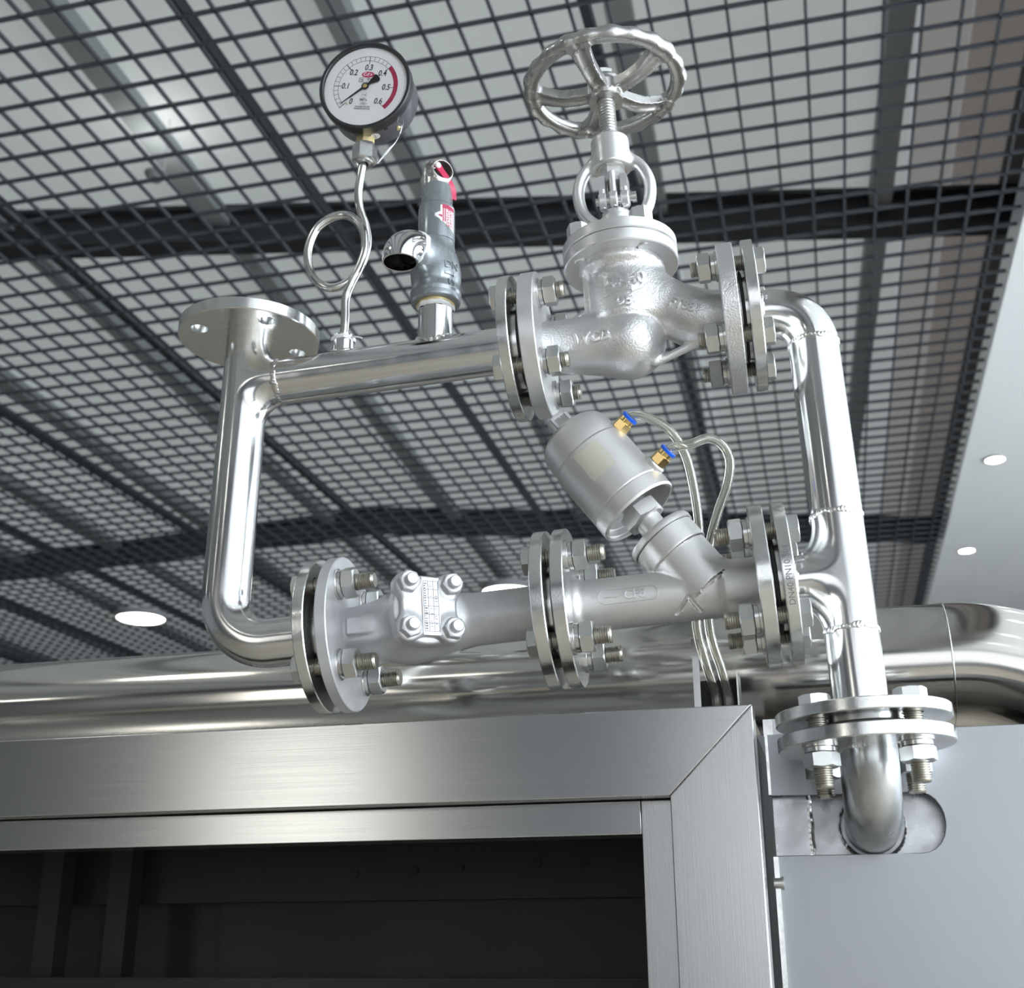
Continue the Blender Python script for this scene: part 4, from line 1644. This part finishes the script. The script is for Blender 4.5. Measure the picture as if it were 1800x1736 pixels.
# cast lettering and oval on the body
Mo = np.eye(4)
Mo[:3, 2] = unit((0.0, -1, 0.08))
Mo[:3, 0] = (1, 0, 0)
Mo[:3, 1] = np.cross(Mo[:3, 2], Mo[:3, 0])
Mo[:3, 3] = a_loc(at(1104, 1047, -0.024))
Mo[1, 3] = -0.01
v, f = text_geo('CF8', 0.0125, 0.002, 0, 0.0003)
v[:, 0] += 0.006
MB().add(cast_on(av_field, Mo, v, 0.0013), f, AM).build('lettering', 'blasted_letter', av, smooth=False)
v, f = arrow_geo(0.016, 0.0022, 0.005, 0.0045, 0.002)
v[:, 0] -= 0.014
MB().add(cast_on(av_field, Mo, v, 0.0012), f, AM).build('flow_arrow', 'blasted_steel', av, smooth=False)
vs, fs = [], []
ov = []
hl, hh = 0.021, 0.0070
for i in range(64):
    a = 2 * PI * i / 64
    cx = hl if math.cos(a) > 0 else -hl
    ov.append((cx + hh * math.cos(a), hh * math.sin(a)))
n = len(ov)
for zz in (-1, 1):
    for s in (1.0, 0.93):
        for x_, y_ in ov:
            cx = hl if x_ > 0 else -hl
            q = (x_ - cx) * (1 if s == 1 else 0.9) + cx
            vs.append((q, y_ * (1 if s == 1 else 0.9), zz))
for i in range(n):
    j = (i + 1) % n
    fs += [(2 * n + i, 2 * n + j, 3 * n + j, 3 * n + i), (i, j, 2 * n + j, 2 * n + i), (n + j, n + i, 3 * n + i, 3 * n + j)]
MB().add(cast_on(av_field, Mo, np.array(vs), 0.0011), fs, AM).build('cast_oval', 'blasted_steel', av, smooth=False)


# ---------------------------------------------------------------- clear air hoses
HRAD = 0.0045
e0, d0 = fit_end[0]
h1 = catmull([e0, e0 + d0 * 0.005, at(1142, 735, -0.016), at(1178, 757, -0.006), at(1205, 800, 0.010), at(1220, 860, 0.030), at(1228, 920, 0.044), at(1230, 980, 0.048),
              at(1224, 1050, 0.050), at(1226, 1110, 0.056), at(1242, 1170, 0.074), on_y(1258, 1220, 1.205), on_y(1262, 1262, 1.205)])
e1, d1 = fit_end[1]
h2 = catmull([e1, e1 + d1 * 0.005, at(1215, 780, -0.018), at(1245, 770, -0.012), at(1270, 782, -0.004), at(1283, 810, 0.006), at(1279, 850, 0.018), at(1262, 900, 0.036),
              at(1249, 950, 0.050), at(1245, 1000, 0.060), at(1244, 1060, 0.064), at(1250, 1120, 0.070), at(1268, 1175, 0.082), on_y(1280, 1222, 1.205), on_y(1284, 1262, 1.205)])
for pts, lab in ((h1, 'clear plastic air hose from the upper brass fitting'), (h2, 'clear plastic air hose looping from the lower brass fitting')):
    hs = MB().tube(pts, HRAD, 16)
    r_in = MB().tube(pts, HRAD * 0.62, 12)
    hs.v += r_in.v
    off = hs.n
    hs.f += [tuple(off + i for i in reversed(q)) for q in r_in.f]
    hs.n += r_in.n
    o = hs.build('air_hose', 'clear_hose')
    tag(o, lab, 'hose')

# ---------------------------------------------------------------- duct the hoses drop into
du = thing('hose_duct', 'small open sheet metal duct on the cabinet top holding the air hoses', 'duct', (-0.097, 1.205, 1.7))
MB().box((-0.1190, 1.186, 1.7000), (-0.1125, 1.188, 1.7800)).build('tall_side', 'steel_polished', du, smooth=False)
MB().box((-0.1190, 1.188, 1.7000), (-0.1175, 1.225, 1.7800)).build('left_side', 'steel_flange', du, smooth=False)
MB().box((-0.0780, 1.186, 1.7000), (-0.0765, 1.225, 1.7460)).build('right_side', 'steel_flange', du, smooth=False)
MB().box((-0.1175, 1.223, 1.7000), (-0.0780, 1.225, 1.7460)).build('back_side', 'black', du, smooth=False)
MB().box((-0.1170, 1.190, 1.7002), (-0.0785, 1.2225, 1.7060)).build('rubber_grommet', 'rubber', du, smooth=False)

# ================================================================ SAFETY VALVE
svx = -0.3583
sb0 = up_pt(svx)
SVD = unit(vec(-0.006, 0, 1))
sv = thing('safety_valve', 'grey spring safety valve with a red lever and chrome outlet elbow', 'valve', tuple(sb0 + vec(0, 0, PR)))
SM = frame(sb0, SVD, vec(1, 0, 0))
MB().lathe([(0.0183, 0.0165), (0.0183, 0.062), (0.0, 0.062)], SM, 48).build('weld_nipple', 'steel_polished', sv)
ring = []
for i in range(80):
    a = 2 * PI * i / 80
    xx = 0.0187 * math.cos(a)
    yy = 0.0187 * math.sin(a)
    zz = math.sqrt(PR ** 2 - yy ** 2) + 0.0006
    ring.append(SM[:3, :3] @ vec(xx, yy, zz) + SM[:3, 3])
MB().tube(ring, [0.0019 + 0.0005 * math.sin(i * 1.9) for i in range(80)], 8, closed=True).build('weld_bead', 'weld', sv)
MB().lathe([(0.0185, 0.0570), (0.0198, 0.0590), (0.0190, 0.0625)], SM, 40, rmod=lambda a: 1 + 0.03 * math.sin(5 * a) + 0.03 * math.sin(11 * a)).build('thread_tape', 'tape_white', sv)
MB().lathe([(0.0170, 0.0622), (0.0206, 0.0625), (0.0206, 0.0690), (0.018, 0.0695)], SM, 40).build('brass_ring', 'brass_pale', sv)
OD = unit(vec(-0.50, -0.86, 0.0))        # outlet direction


def sv_field(p):
    d = d_cyl(p, (0, 0, 0.0640), (0, 0, 0.082), 0.0262, 0.004)
    d = smin(d, d_ell(p, (0, 0, 0.0980), (0.0270, 0.0270, 0.0340)), 0.006)
    d = smin(d, d_cyl(p, (0, 0, 0.105), (0, 0, 0.140), 0.0195, 0.003), 0.008)
    d = smin(d, d_caps(p, vec(0, 0, 0.116), vec(0, 0, 0.120) + OD * 0.026, 0.0185, 0.0195), 0.010)
    d = np.maximum(d, (p - vec(0, 0, 0.120)) @ OD - 0.0300)
    d = smin(d, d_torus(p, (0, 0, 0.0760), 0.0248, 0.0022), 0.002)
    return np.maximum(d, 0.0645 - p[:, 2])


put('body', field_mesh('body', sv_field, (-0.055, -0.06, 0.058), (0.035, 0.035, 0.145), 0.0013, 'grey_paint', SM), sv)
MB().lathe([(0.0185, 0.1380), (0.0198, 0.1390), (0.0198, 0.1800), (0.0190, 0.1822), (0.0174, 0.1836), (0.0170, 0.1846), (0.0170, 0.2060), (0.0160, 0.2100), (0.0110, 0.2130), (0.0, 0.2130)], SM, 56).build('spring_bonnet', 'grey_paint', sv)
# cap: a cross-drilled hood with the lever in its mouth
CAPD = unit(vec(0.66, -0.75, 0.0))


def cap_field(p):
    c = vec(0, 0, 0.2240)
    d = d_caps(p, (0, 0, 0.206), (0, 0, 0.2285), 0.0165, 0.0160)
    lug = d_cyl(p, c - CAPD * 0.0200, c + CAPD * 0.0165, 0.0130, 0.003)
    d = smin(d, lug, 0.004)
    hole = d_cyl(p, c + CAPD * 0.002, c + CAPD * 0.03, 0.0108, 0.001)
    return smax(d, -hole, 0.0012)


put('cap', field_mesh('cap', cap_field, (-0.028, -0.028, 0.190), (0.028, 0.028, 0.250), 0.0011, 'foil_silver', SM), sv)
cw = SM[:3, :3] @ vec(0, 0, 0.2240) + SM[:3, 3]
CAPW = SM[:3, :3] @ CAPD
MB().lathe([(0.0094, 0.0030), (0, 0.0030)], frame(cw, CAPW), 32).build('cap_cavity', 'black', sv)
lv = MB()
side_v = unit(np.cross(CAPW, vec(0, 0, 1)))
Lp = [cw + CAPW * 0.0125 + vec(0, 0, 0.0075) + side_v * 0.0050, cw + CAPW * 0.0135 + vec(0, 0, 0.0010) + side_v * 0.0015, cw + CAPW * 0.0150 + vec(0, 0, -0.0085) - side_v * 0.0050,
      cw + CAPW * 0.0140 + vec(0, 0, -0.0190) - side_v * 0.0115, cw + CAPW * 0.0090 + vec(0, 0, -0.0290) - side_v * 0.0150]
Lc = catmull(Lp, 8)
tv, tf = [], []
for p in Lc:
    for s, o_ in ((-1, 0), (1, 0), (1, 0.0022), (-1, 0.0022)):
        tv.append(p + side_v * 0.0046 * s - CAPW * o_)
for i in range(len(Lc) - 1):
    for k in range(4):
        k2 = (k + 1) % 4
        tf.append((4 * i + k, 4 * i + k2, 4 * i + 4 + k2, 4 * i + 4 + k))
tf += [(3, 2, 1, 0), tuple(4 * (len(Lc) - 1) + k for k in range(4))]
lv.add(tv, tf)
lev = lv.build('lever', 'lever_red', sv, angle=40, label='red metal lever')
MB().lathe([(0, -0.0015), (0.0032, -0.0015), (0.0036, 0.0), (0.0028, 0.0015), (0, 0.0020)], frame(Lp[0] + CAPW * 0.001 + vec(0, 0, -0.002), CAPW), 20).build('lever_rivet', 'label_white', lev)
MB().lathe([(0, 0), (0.0024, 0.0003), (0, 0.0006)], frame(cw + vec(0, 0, 0.0125) + CAPW * 0.0130 + side_v * 0.004, unit(CAPW + vec(0, 0, 0.6))), 10,
           rmod=lambda a: 1 + 0.4 * math.sin(3 * a)).build('rust_spot', 'rust', sv)
wl = catmull([cw - CAPW * 0.016 + vec(0, 0, -0.002), cw - CAPW * 0.021 + vec(0, 0, 0.001), cw - CAPW * 0.018 + vec(0, 0, -0.008), cw - CAPW * 0.013 + vec(0, 0, -0.017)], 6)
MB().tube(wl, 0.0007, 6).build('seal_wire', 'steel_flange', sv)
# chrome outlet elbow, mouth pointing down
oc = SM[:3, :3] @ vec(0, 0, 0.120) + SM[:3, 3]
OW = SM[:3, :3] @ OD
RO = 0.0205
c0 = oc + OW * 0.0295
pts = [c0 - OW * 0.004, c0] + [c0 + OW * RO * math.sin(a) + vec(0, 0, -RO + RO * math.cos(a)) for a in np.linspace(0.15, PI / 2, 16)] + [c0 + OW * RO + vec(0, 0, -RO - 0.004)]
el = MB().tube(pts, [0.0188] * len(pts), 48, caps=False)
inn = MB().tube(pts, [0.0170] * len(pts), 48, caps=False)
off = el.n
el.v += inn.v
el.f += [tuple(off + i for i in reversed(q)) for q in inn.f]
el.n += inn.n
m_ = len(pts)
for i in range(48):
    j = (i + 1) % 48
    el.f.append(((m_ - 1) * 48 + i, (m_ - 1) * 48 + j, off + (m_ - 1) * 48 + j, off + (m_ - 1) * 48 + i))
el.build('outlet_elbow', 'steel_mirror', sv, label='mirror chrome outlet elbow')
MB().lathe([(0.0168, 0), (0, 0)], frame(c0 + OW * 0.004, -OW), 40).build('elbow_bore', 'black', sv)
MB().lathe([(0.0189, -0.0025), (0.0204, -0.0020), (0.0200, 0.0030), (0.0190, 0.0035)], frame(c0 - OW * 0.001, OW), 40,
           rmod=lambda a: 1 + 0.025 * math.sin(4 * a + 1) + 0.02 * math.sin(9 * a)).build('outlet_tape', 'tape_white', sv)


# label wrapped on the bonnet
def wrap(poly_pts, ang0, z0, r):
    """(u, v) metres on the bonnet surface"""
    out = []
    for u, v_ in poly_pts:
        a = ang0 + u / r
        out.append(SM[:3, :3] @ vec(r * math.cos(a), r * math.sin(a), z0 + v_) + SM[:3, 3])
    return out


def wrap_quad(mb, u0, u1, v0, v1, ang0, z0, r, n=6, slant=(0, 0)):
    us = np.linspace(u0, u1, n + 1)
    pts_ = []
    for u in us:
        t = (u - u0) / (u1 - u0)
        pts_ += [(u, v0 + slant[0] * (1 - t)), (u, v1 + slant[1] * (1 - t))]
    P = wrap(pts_, ang0, z0, r)
    mb.add(P, [(2 * i, 2 * i + 2, 2 * i + 3, 2 * i + 1) for i in range(n)])


A0 = math.radians(-78)
lb = MB()
wrap_quad(lb, 0.0, 0.0060, -0.006, 0.004, A0, 0.164, 0.01995, 4, (0.004, -0.003))
wrap_quad(lb, 0.0060, 0.0250, -0.0170, 0.0150, A0, 0.164, 0.01995, 10, (0.010, -0.003))
lab_o = lb.build('warning_label', 'label_white', sv, label='white label with red print')
rd = MB()
rr = random.Random(3)
for i in range(7):
    u = 0.0085 + i * 0.0023
    rd_r = 0.02005
    if i < 2:
        wrap_quad(rd, u, u + 0.0014, -0.008, 0.010, A0, 0.164, rd_r, 1)
    else:
        v_ = -0.0125
        while v_ < 0.011:
            l_ = rr.uniform(0.0012, 0.0032)
            wrap_quad(rd, u, u + rr.uniform(0.0009, 0.0016), v_, v_ + l_, A0, 0.164, rd_r, 1)
            v_ += l_ + rr.uniform(0.0004, 0.0010)
wrap_quad(rd, 0.0080, 0.0245, 0.0085, 0.0135, A0, 0.164, 0.02002, 8)
wrap_quad(rd, 0.0040, 0.0080, -0.0035, 0.0, A0, 0.164, 0.02002, 3, (0.002, 0))
rd.build('label_print', 'print_red', lab_o, smooth=False)


def sv_letter(s, size, ang, z):
    n = vec(math.cos(ang), math.sin(ang), 0)
    letter(s, size, vec(0, 0, z), vec(-math.sin(ang), math.cos(ang), 0), n, sv_field, SM, sv, 'grey_paint', 0.0012)


sv_letter('DN', 0.0120, math.radians(-35), 0.1005)
v, f = arrow_geo(0.016, 0.0022, 0.005, 0.005, 0.002)
Ma = np.eye(4)
an = math.radians(-35)
Ma[:3, 2] = (math.cos(an), math.sin(an), 0)
Ma[:3, 0] = (-math.sin(an), math.cos(an), 0)
Ma[:3, 1] = (0, 0, 1)
Ma[:3, 3] = (0, 0, 0.0905)
MB().add(cast_on(sv_field, Ma, v, 0.0012), f, SM).build('flow_arrow', 'grey_paint', sv)
sv_letter('15', 0.0110, math.radians(-35), 0.0805)

# ================================================================ SIPHON TUBE AND GAUGE
sx_ = -0.4592
sp0 = up_pt(sx_)
sip = thing('siphon_tube', 'thin bent steel siphon tube with one loop, carrying the gauge', 'tube', tuple(sp0 + vec(0, 0, PR)))
MB().lathe([(0.0118, 0.0205), (0.0112, 0.040), (0.0098, 0.0405), (0.0098, 0.0440), (0.0050, 0.0440)], frame(sp0, (0, 0, 1)), 32).build('weld_socket', 'steel_polished', sip)
MB().lathe([(0.0118, 0.0365), (0.0126, 0.0385), (0.0118, 0.0412)], frame(sp0, (0, 0, 1)), 32, rmod=lambda a: 1 + 0.05 * math.sin(4 * a) + 0.04 * math.sin(9 * a)).build('thread_tape', 'tape_white', sip)
tp = catmull([sp0 + vec(0.0105, -0.005, 0.0385), sp0 + vec(0.017, -0.007, 0.0375), sp0 + vec(0.024, -0.008, 0.0345), sp0 + vec(0.021, -0.008, 0.0355)], 5)
MB().tube(tp, [0.0012 * (1 - 0.5 * i / len(tp)) for i in range(len(tp))], 6).build('tape_end', 'tape_white', sip)
ring = []
for i in range(60):
    a = 2 * PI * i / 60
    xx, yy = 0.0126 * math.cos(a), 0.0126 * math.sin(a)
    ring.append(sp0 + vec(xx, yy, math.sqrt(PR ** 2 - yy ** 2) + 0.0005))
MB().tube(ring, 0.0016, 8, closed=True).build('weld_bead', 'weld', sip)
TR = 0.0047
dy1, dy2 = -0.0035, 0.0065
sp = [sp0 + vec(0, 0, 0.042), at(607, 560), at(608, 525, -0.001), at(617, 500, dy1), at(632, 470, dy1 - 0.002), at(642, 435, dy1 - 0.002), at(636, 400, dy1 - 0.001), at(614, 380, 0.0),
      at(584, 382, 0.001), at(555, 405, 0.002), at(541, 445, 0.003), at(549, 485, 0.004), at(575, 505, 0.005), at(608, 498, dy2), at(634, 468, dy2 + 0.002), at(646, 430, dy2 + 0.002),
      at(643, 398, dy2), at(633, 368, 0.004), at(630, 340, 0.002), at(634, 310, 0.0), at(639, 283, 0.0)]
MB().tube(catmull(sp, 10), TR, 24).build('tube', 'steel_tube', sip)

# gauge frame
GP = on_y(642.7, 152.7, 1.070)
dv = unit(GP - CAM)
yv = vec(0, -1, 0)
tperp = unit(yv - (-dv) * (yv @ -dv))
TH = math.radians(35)
GN = unit(math.cos(TH) * -dv + math.sin(TH) * tperp)     # dial normal
gup = unit(vec(0, 0, 1) - GN * GN[2])
gri = np.cross(gup, GN)


def px_of(P):
    v_ = P - CAM
    z_ = v_ @ CW
    return np.array([W / 2 + F * (v_ @ CR) / z_, H / 2 - F * (v_ @ CU) / z_])


# turn the dial so that 0.3 points the way the photograph shows
best = min(np.radians(np.arange(-30, 31, 0.5)), key=lambda a: abs(np.arctan2(*(px_of(GP + 0.03 * (math.cos(a) * gup + math.sin(a) * gri)) - px_of(GP))) - np.arctan2(79, -460)))
gup, gri = math.cos(best) * gup + math.sin(best) * gri, math.cos(best) * gri - math.sin(best) * gup
DM = np.eye(4)
DM[:3, 0], DM[:3, 1], DM[:3, 2], DM[:3, 3] = gri, gup, GN, GP
ga = thing('pressure_gauge', 'round black-cased pressure gauge with white dial and red zone', 'gauge', tuple(GP - gup * 0.06 - GN * 0.022))
GRAD = 0.0532
MB().lathe([(0, -0.0440), (0.0455, -0.0440), (0.0492, -0.0415), (0.0508, -0.0380), (0.0508, -0.0080), (0.0495, -0.0070)], DM, 96).build('case', 'case_paint', ga)
MB().lathe([(0.0500, -0.0085), (GRAD - 0.0008, -0.0090), (GRAD, -0.0080), (GRAD, 0.0035), (GRAD - 0.0010, 0.0045), (0.0494, 0.0045), (0.0488, 0.0038), (0.0486, 0.0)], DM, 96).build('bezel', 'black_plastic', ga)
dial = MB().lathe([(0.0490, 0.0), (0, 0.0)], DM, 96).build('dial', 'dial_white', ga, smooth=False)


def dm(x_, y_, z_):
    return DM[:3, :3] @ vec(x_, y_, z_) + DM[:3, 3]


def ring_seg(mb, r0, r1, a0, a1, z_, n=60):
    """angles in degrees on the dial, counter-clockwise from +x"""
    vs_, fs_ = [], []
    for a in np.radians(np.linspace(a0, a1, n + 1)):
        vs_ += [(r0 * math.cos(a), r0 * math.sin(a), z_), (r1 * math.cos(a), r1 * math.sin(a), z_)]
    for i in range(n):
        fs_.append((2 * i, 2 * i + 2, 2 * i + 3, 2 * i + 1) if a1 < a0 else (2 * i, 2 * i + 1, 2 * i + 3, 2 * i + 2))
    mb.add(vs_, fs_, DM)


def val_ang(v_):
    return 225 - 270 * v_ / 0.6


R_O, R_I = 0.0376, 0.0324
sc_ = MB()
ring_seg(sc_, R_O, R_O - 0.00042, val_ang(0), val_ang(0.4), 0.0002)
ring_seg(sc_, R_I, R_I - 0.00042, val_ang(0), val_ang(0.4), 0.0002)
for i in range(21):
    a = math.radians(val_ang(0.02 * i))
    if i % 5 == 0:
        r0, r1, w_ = R_I - 0.0040, R_O + 0.0002, 0.00038
    else:
        r0, r1, w_ = R_I, R_O, 0.00022
    Mt = DM @ np.array([[math.cos(a), -math.sin(a), 0, 0], [math.sin(a), math.cos(a), 0, 0], [0, 0, 1, 0], [0, 0, 0, 1.0]])
    sc_.add([(r0, -w_, 0.00022), (r1, -w_, 0.00022), (r1, w_, 0.00022), (r0, w_, 0.00022)], [(0, 1, 2, 3)], Mt)
for v_ in (0.5, 0.6):
    a = math.radians(val_ang(v_))
    Mt = DM @ np.array([[math.cos(a), -math.sin(a), 0, 0], [math.sin(a), math.cos(a), 0, 0], [0, 0, 1, 0], [0, 0, 0, 1.0]])
    sc_.add([(R_I - 0.0036, -0.0003, 0.00022), (R_I, -0.0003, 0.00022), (R_I, 0.0003, 0.00022), (R_I - 0.0036, 0.0003, 0.00022)], [(0, 1, 2, 3)], Mt)
sc_.build('scale', 'print_black', dial, smooth=False)
rz = MB()
ring_seg(rz, R_I, R_O, val_ang(0.4), val_ang(0.6), 0.0003)
rz.build('red_zone', 'print_red', dial, smooth=False)


def dial_text(s, size, x_, y_, m='print_black', name='numeral', shear=0.0, z_=0.0003, sx=1.0):
    v, f = text_geo(s, size, 0.0, shear, 0.00018 if m == 'print_black' else 0.00006)
    v[:, 0] *= sx
    v[:, 0] += x_
    v[:, 1] += y_
    v[:, 2] = z_
    return MB().add(v, f, DM).build(name, m, dial, smooth=False)


for v_, rt in ((0.1, 0.0238), (0.2, 0.0240), (0.3, 0.0236), (0.4, 0.0240), (0.5, 0.0238), (0.6, 0.0244)):
    a = math.radians(val_ang(v_))
    dial_text('%.1f' % v_, 0.0100, rt * math.cos(a), rt * math.sin(a), shear=0.15, sx=0.78)
a = math.radians(val_ang(0))
dial_text('0', 0.0100, 0.0250 * math.cos(a) + 0.003, 0.0250 * math.sin(a) - 0.001, shear=0.15, sx=0.78)
for ch, x_ in (('压', -0.0062), ('力', 0.0024), ('表', 0.0110)):
    dial_text(ch, 0.0066, x_, 0.0078, 'print_grey', 'dial_word')
dial_text('1.6', 0.0032, 0.0, -0.0098, 'print_grey', 'class_mark')
cm_ = MB()
ring_seg(cm_, 0.0030, 0.0032, 360, 0, 0.0, 40)
cm_.v[-1] = cm_.v[-1] + DM[:3, :3] @ vec(0, -0.0098, 0.0003)
cm_.build('class_ring', 'print_grey', dial, smooth=False)
dial_text('MPa', 0.0050, 0.0, -0.0160, 'print_grey', 'unit_mark')
dial_text('CMC', 0.0028, 0.0004, -0.0208, 'print_grey', 'class_mark')
cm_ = MB()
vs_, fs_ = [], []
for i in range(49):
    a = 2 * PI * i / 48
    vs_ += [(0.0042 * math.cos(a) + 0.0004, 0.0021 * math.sin(a) - 0.0208, 0.0003), (0.0044 * math.cos(a) + 0.0004, 0.0023 * math.sin(a) - 0.0208, 0.0003)]
for i in range(48):
    fs_.append((2 * i, 2 * i + 1, 2 * i + 3, 2 * i + 2))
cm_.add(vs_, fs_, DM)
cm_.build('approval_oval', 'print_grey', dial, smooth=False)
mk = MB()
rr = random.Random(11)
for row, (yy, x0_, x1_) in enumerate(((-0.0243, -0.0085, 0.0085), (-0.0268, -0.0095, 0.0095))):
    x_ = x0_
    while x_ < x1_:
        w_ = rr.uniform(0.0008, 0.0016)
        for q in range(2):
            mk.box((x_, yy - 0.0009 + q * 0.0009, 0.0002), (x_ + w_, yy - 0.0009 + q * 0.0009 + rr.uniform(0.0003, 0.0007), 0.0003), DM)
        mk.box((x_ + w_ * 0.4, yy - 0.0010, 0.0002), (x_ + w_ * 0.4 + 0.0003, yy + 0.0010, 0.0003), DM)
        x_ += w_ + rr.uniform(0.0004, 0.0008)
mk.build('maker_print', 'print_grey', dial, smooth=False)
# red oval emblem with white strokes
lg = MB()
lg.add([(0.0006, 0.0150, 0.0003)] + [(0.0006 + 0.0074 * math.cos(2 * PI * i / 40), 0.0150 + 0.0037 * math.sin(2 * PI * i / 40), 0.0003) for i in range(40)],
       [(0, 1 + i, 1 + (i + 1) % 40) for i in range(40)], DM)
lo_ = lg.build('emblem', 'logo_red', dial, smooth=False)
ws = MB()


def stroke(mb, P, w_, z_):
    P = [np.array(p) for p in P]
    for a, b in zip(P[:-1], P[1:]):
        u = b - a
        u = u / np.linalg.norm(u)
        n_ = np.array([-u[1], u[0]]) * w_ / 2
        mb.add([(*(a - n_), z_), (*(b - n_), z_), (*(b + n_), z_), (*(a + n_), z_)], [(0, 1, 2, 3)], DM)


stroke(ws, [(-0.0012, 0.0172), (-0.0040, 0.0166), (-0.0045, 0.0148), (-0.0030, 0.0136), (-0.0008, 0.0146), (0.0012, 0.0168), (0.0020, 0.0170), (0.0004, 0.0128)], 0.0008, 0.0004)
stroke(ws, [(0.0034, 0.0166), (0.0056, 0.0150), (0.0032, 0.0140)], 0.0008, 0.0004)
ws.build('emblem_strokes', 'dial_white', lo_, smooth=False)
# needle
na = math.radians(221)
Mn = DM @ np.array([[math.cos(na), -math.sin(na), 0, 0], [math.sin(na), math.cos(na), 0, 0], [0, 0, 1, 0.0016], [0, 0, 0, 1.0]])
nd = MB().prism([(-0.0062, -0.0016), (0.0, -0.0015), (0.0, -0.0014), (0.0340, -0.0003), (0.0350, 0.0), (0.0340, 0.0003), (0.0, 0.0014), (-0.0062, 0.0016), (-0.0165, 0.0050), (-0.0185, 0.0030), (-0.0190, 0.0), (-0.0185, -0.0030), (-0.0165, -0.0050)], 0, 0.0005, Mn)
ndo = nd.build('needle', 'black_plastic', ga, smooth=False)
MB().lathe([(0.0042, 0.0018), (0.0042, 0.0024), (0, 0.0024)], DM, 28).build('needle_boss', 'print_black', ndo)
MB().lathe([(0.0027, 0.0024), (0.0026, 0.0034), (0.0020, 0.0036), (0, 0.0034)], DM, 24).build('needle_hub', 'brass', ndo)
sp_ = dm(0.0335 * math.cos(math.radians(228)) * 0.82, 0.0335 * math.sin(math.radians(228)) * 0.88, 0.0)
MB().lathe([(0.0008, 0.0), (0.0008, 0.002), (0, 0.002)], frame(sp_, GN), 12).build('stop_pin', 'brass_pale', ga)
MB().lathe([(0.0488, 0.0037), (0, 0.0037)], DM, 64).build('glass', 'gauge_glass', ga, smooth=False)
# case fittings: screw, hole, round sticker, wire seal
cdn = unit(gri * 0.72 - gup * 0.69)
scw = DM[:3, 3] + cdn * 0.0508 - GN * 0.026
MB().lathe([(0.0030, -0.0005), (0.0030, 0.0006), (0.0022, 0.0012), (0.0, 0.0012)], frame(scw, cdn), 20).build('case_screw', 'brass_pale', ga)
cdn2 = unit(gri * 0.53 - gup * 0.85)
MB().lathe([(0.0024, 0.0003), (0, 0.0003)], frame(DM[:3, 3] + cdn2 * 0.0508 - GN * 0.013, cdn2), 16).build('case_hole', 'black', ga)
cdn3 = unit(gri * 0.26 - gup * 0.965)
Mst = frame(DM[:3, 3] + cdn3 * 0.05095 - GN * 0.020, cdn3, gri)
stk = MB().lathe([(0.0056, 0.0), (0.0056, 0.0003), (0, 0.0003)], Mst, 32).build('inspection_sticker', 'label_white', ga, label='round white sticker')
v, f = text_geo('2', 0.0075, 0.0)
v[:, 2] = 0.0005
x3 = unit(gri - cdn3 * (gri @ cdn3))
M3 = np.eye(4)
M3[:3, 0], M3[:3, 2] = x3, cdn3
M3[:3, 1] = np.cross(cdn3, x3)
M3[:3, 3] = Mst[:3, 3]
MB().add(v, f, M3).build('sticker_numeral', 'print_grey', stk, smooth=False)
# socket and union nut below the case
so = DM[:3, 3] - gup * 0.0480 - GN * 0.0215
nut_c = at(641, 271)
top_c = so
ud = unit(top_c - at(639, 283))
MB().box((-0.0075, -0.0075, -0.006), (0.0075, 0.0075, 0.0150), frame(nut_c + ud * 0.0105, ud, vec(0.8, -0.6, 0))).build('socket', 'brass_pale', ga, smooth=False, label='square brass socket')
MB().hexa(0.0245, -0.0115, 0.0105, frame(nut_c, ud), rot=0.5, chamfer=(True, True)).build('union_nut', 'steel_flange', ga, angle=20)
MB().lathe([(0.0100, -0.0135), (0.0100, -0.0112), (0.0050, -0.0135)], frame(nut_c, ud), 28).build('nut_lip', 'steel_bolt', ga)
wr = MB()
Yw = GP[1] + 0.006
W1, W2, W3, W4 = on_y(701, 204, Yw), on_y(708, 226, Yw), on_y(697, 247, Yw), on_y(663, 288, Yw)
wr.tube(catmull([W1, on_y(699, 216, Yw - 0.004), W2 + vec(0, -0.004, 0), W3, on_y(682, 263, Yw), W4], 8), 0.0005, 6)
wr.tube(catmull([W1 + vec(0.002, 0, 0.001), on_y(709, 214, Yw - 0.003), on_y(704, 232, Yw - 0.004), W3 + vec(0.001, 0, 0.001), on_y(679, 270, Yw), W4 + vec(0.002, 0, 0.002)], 8), 0.0005, 6)
wr.build('seal_wire', 'steel_flange', ga)
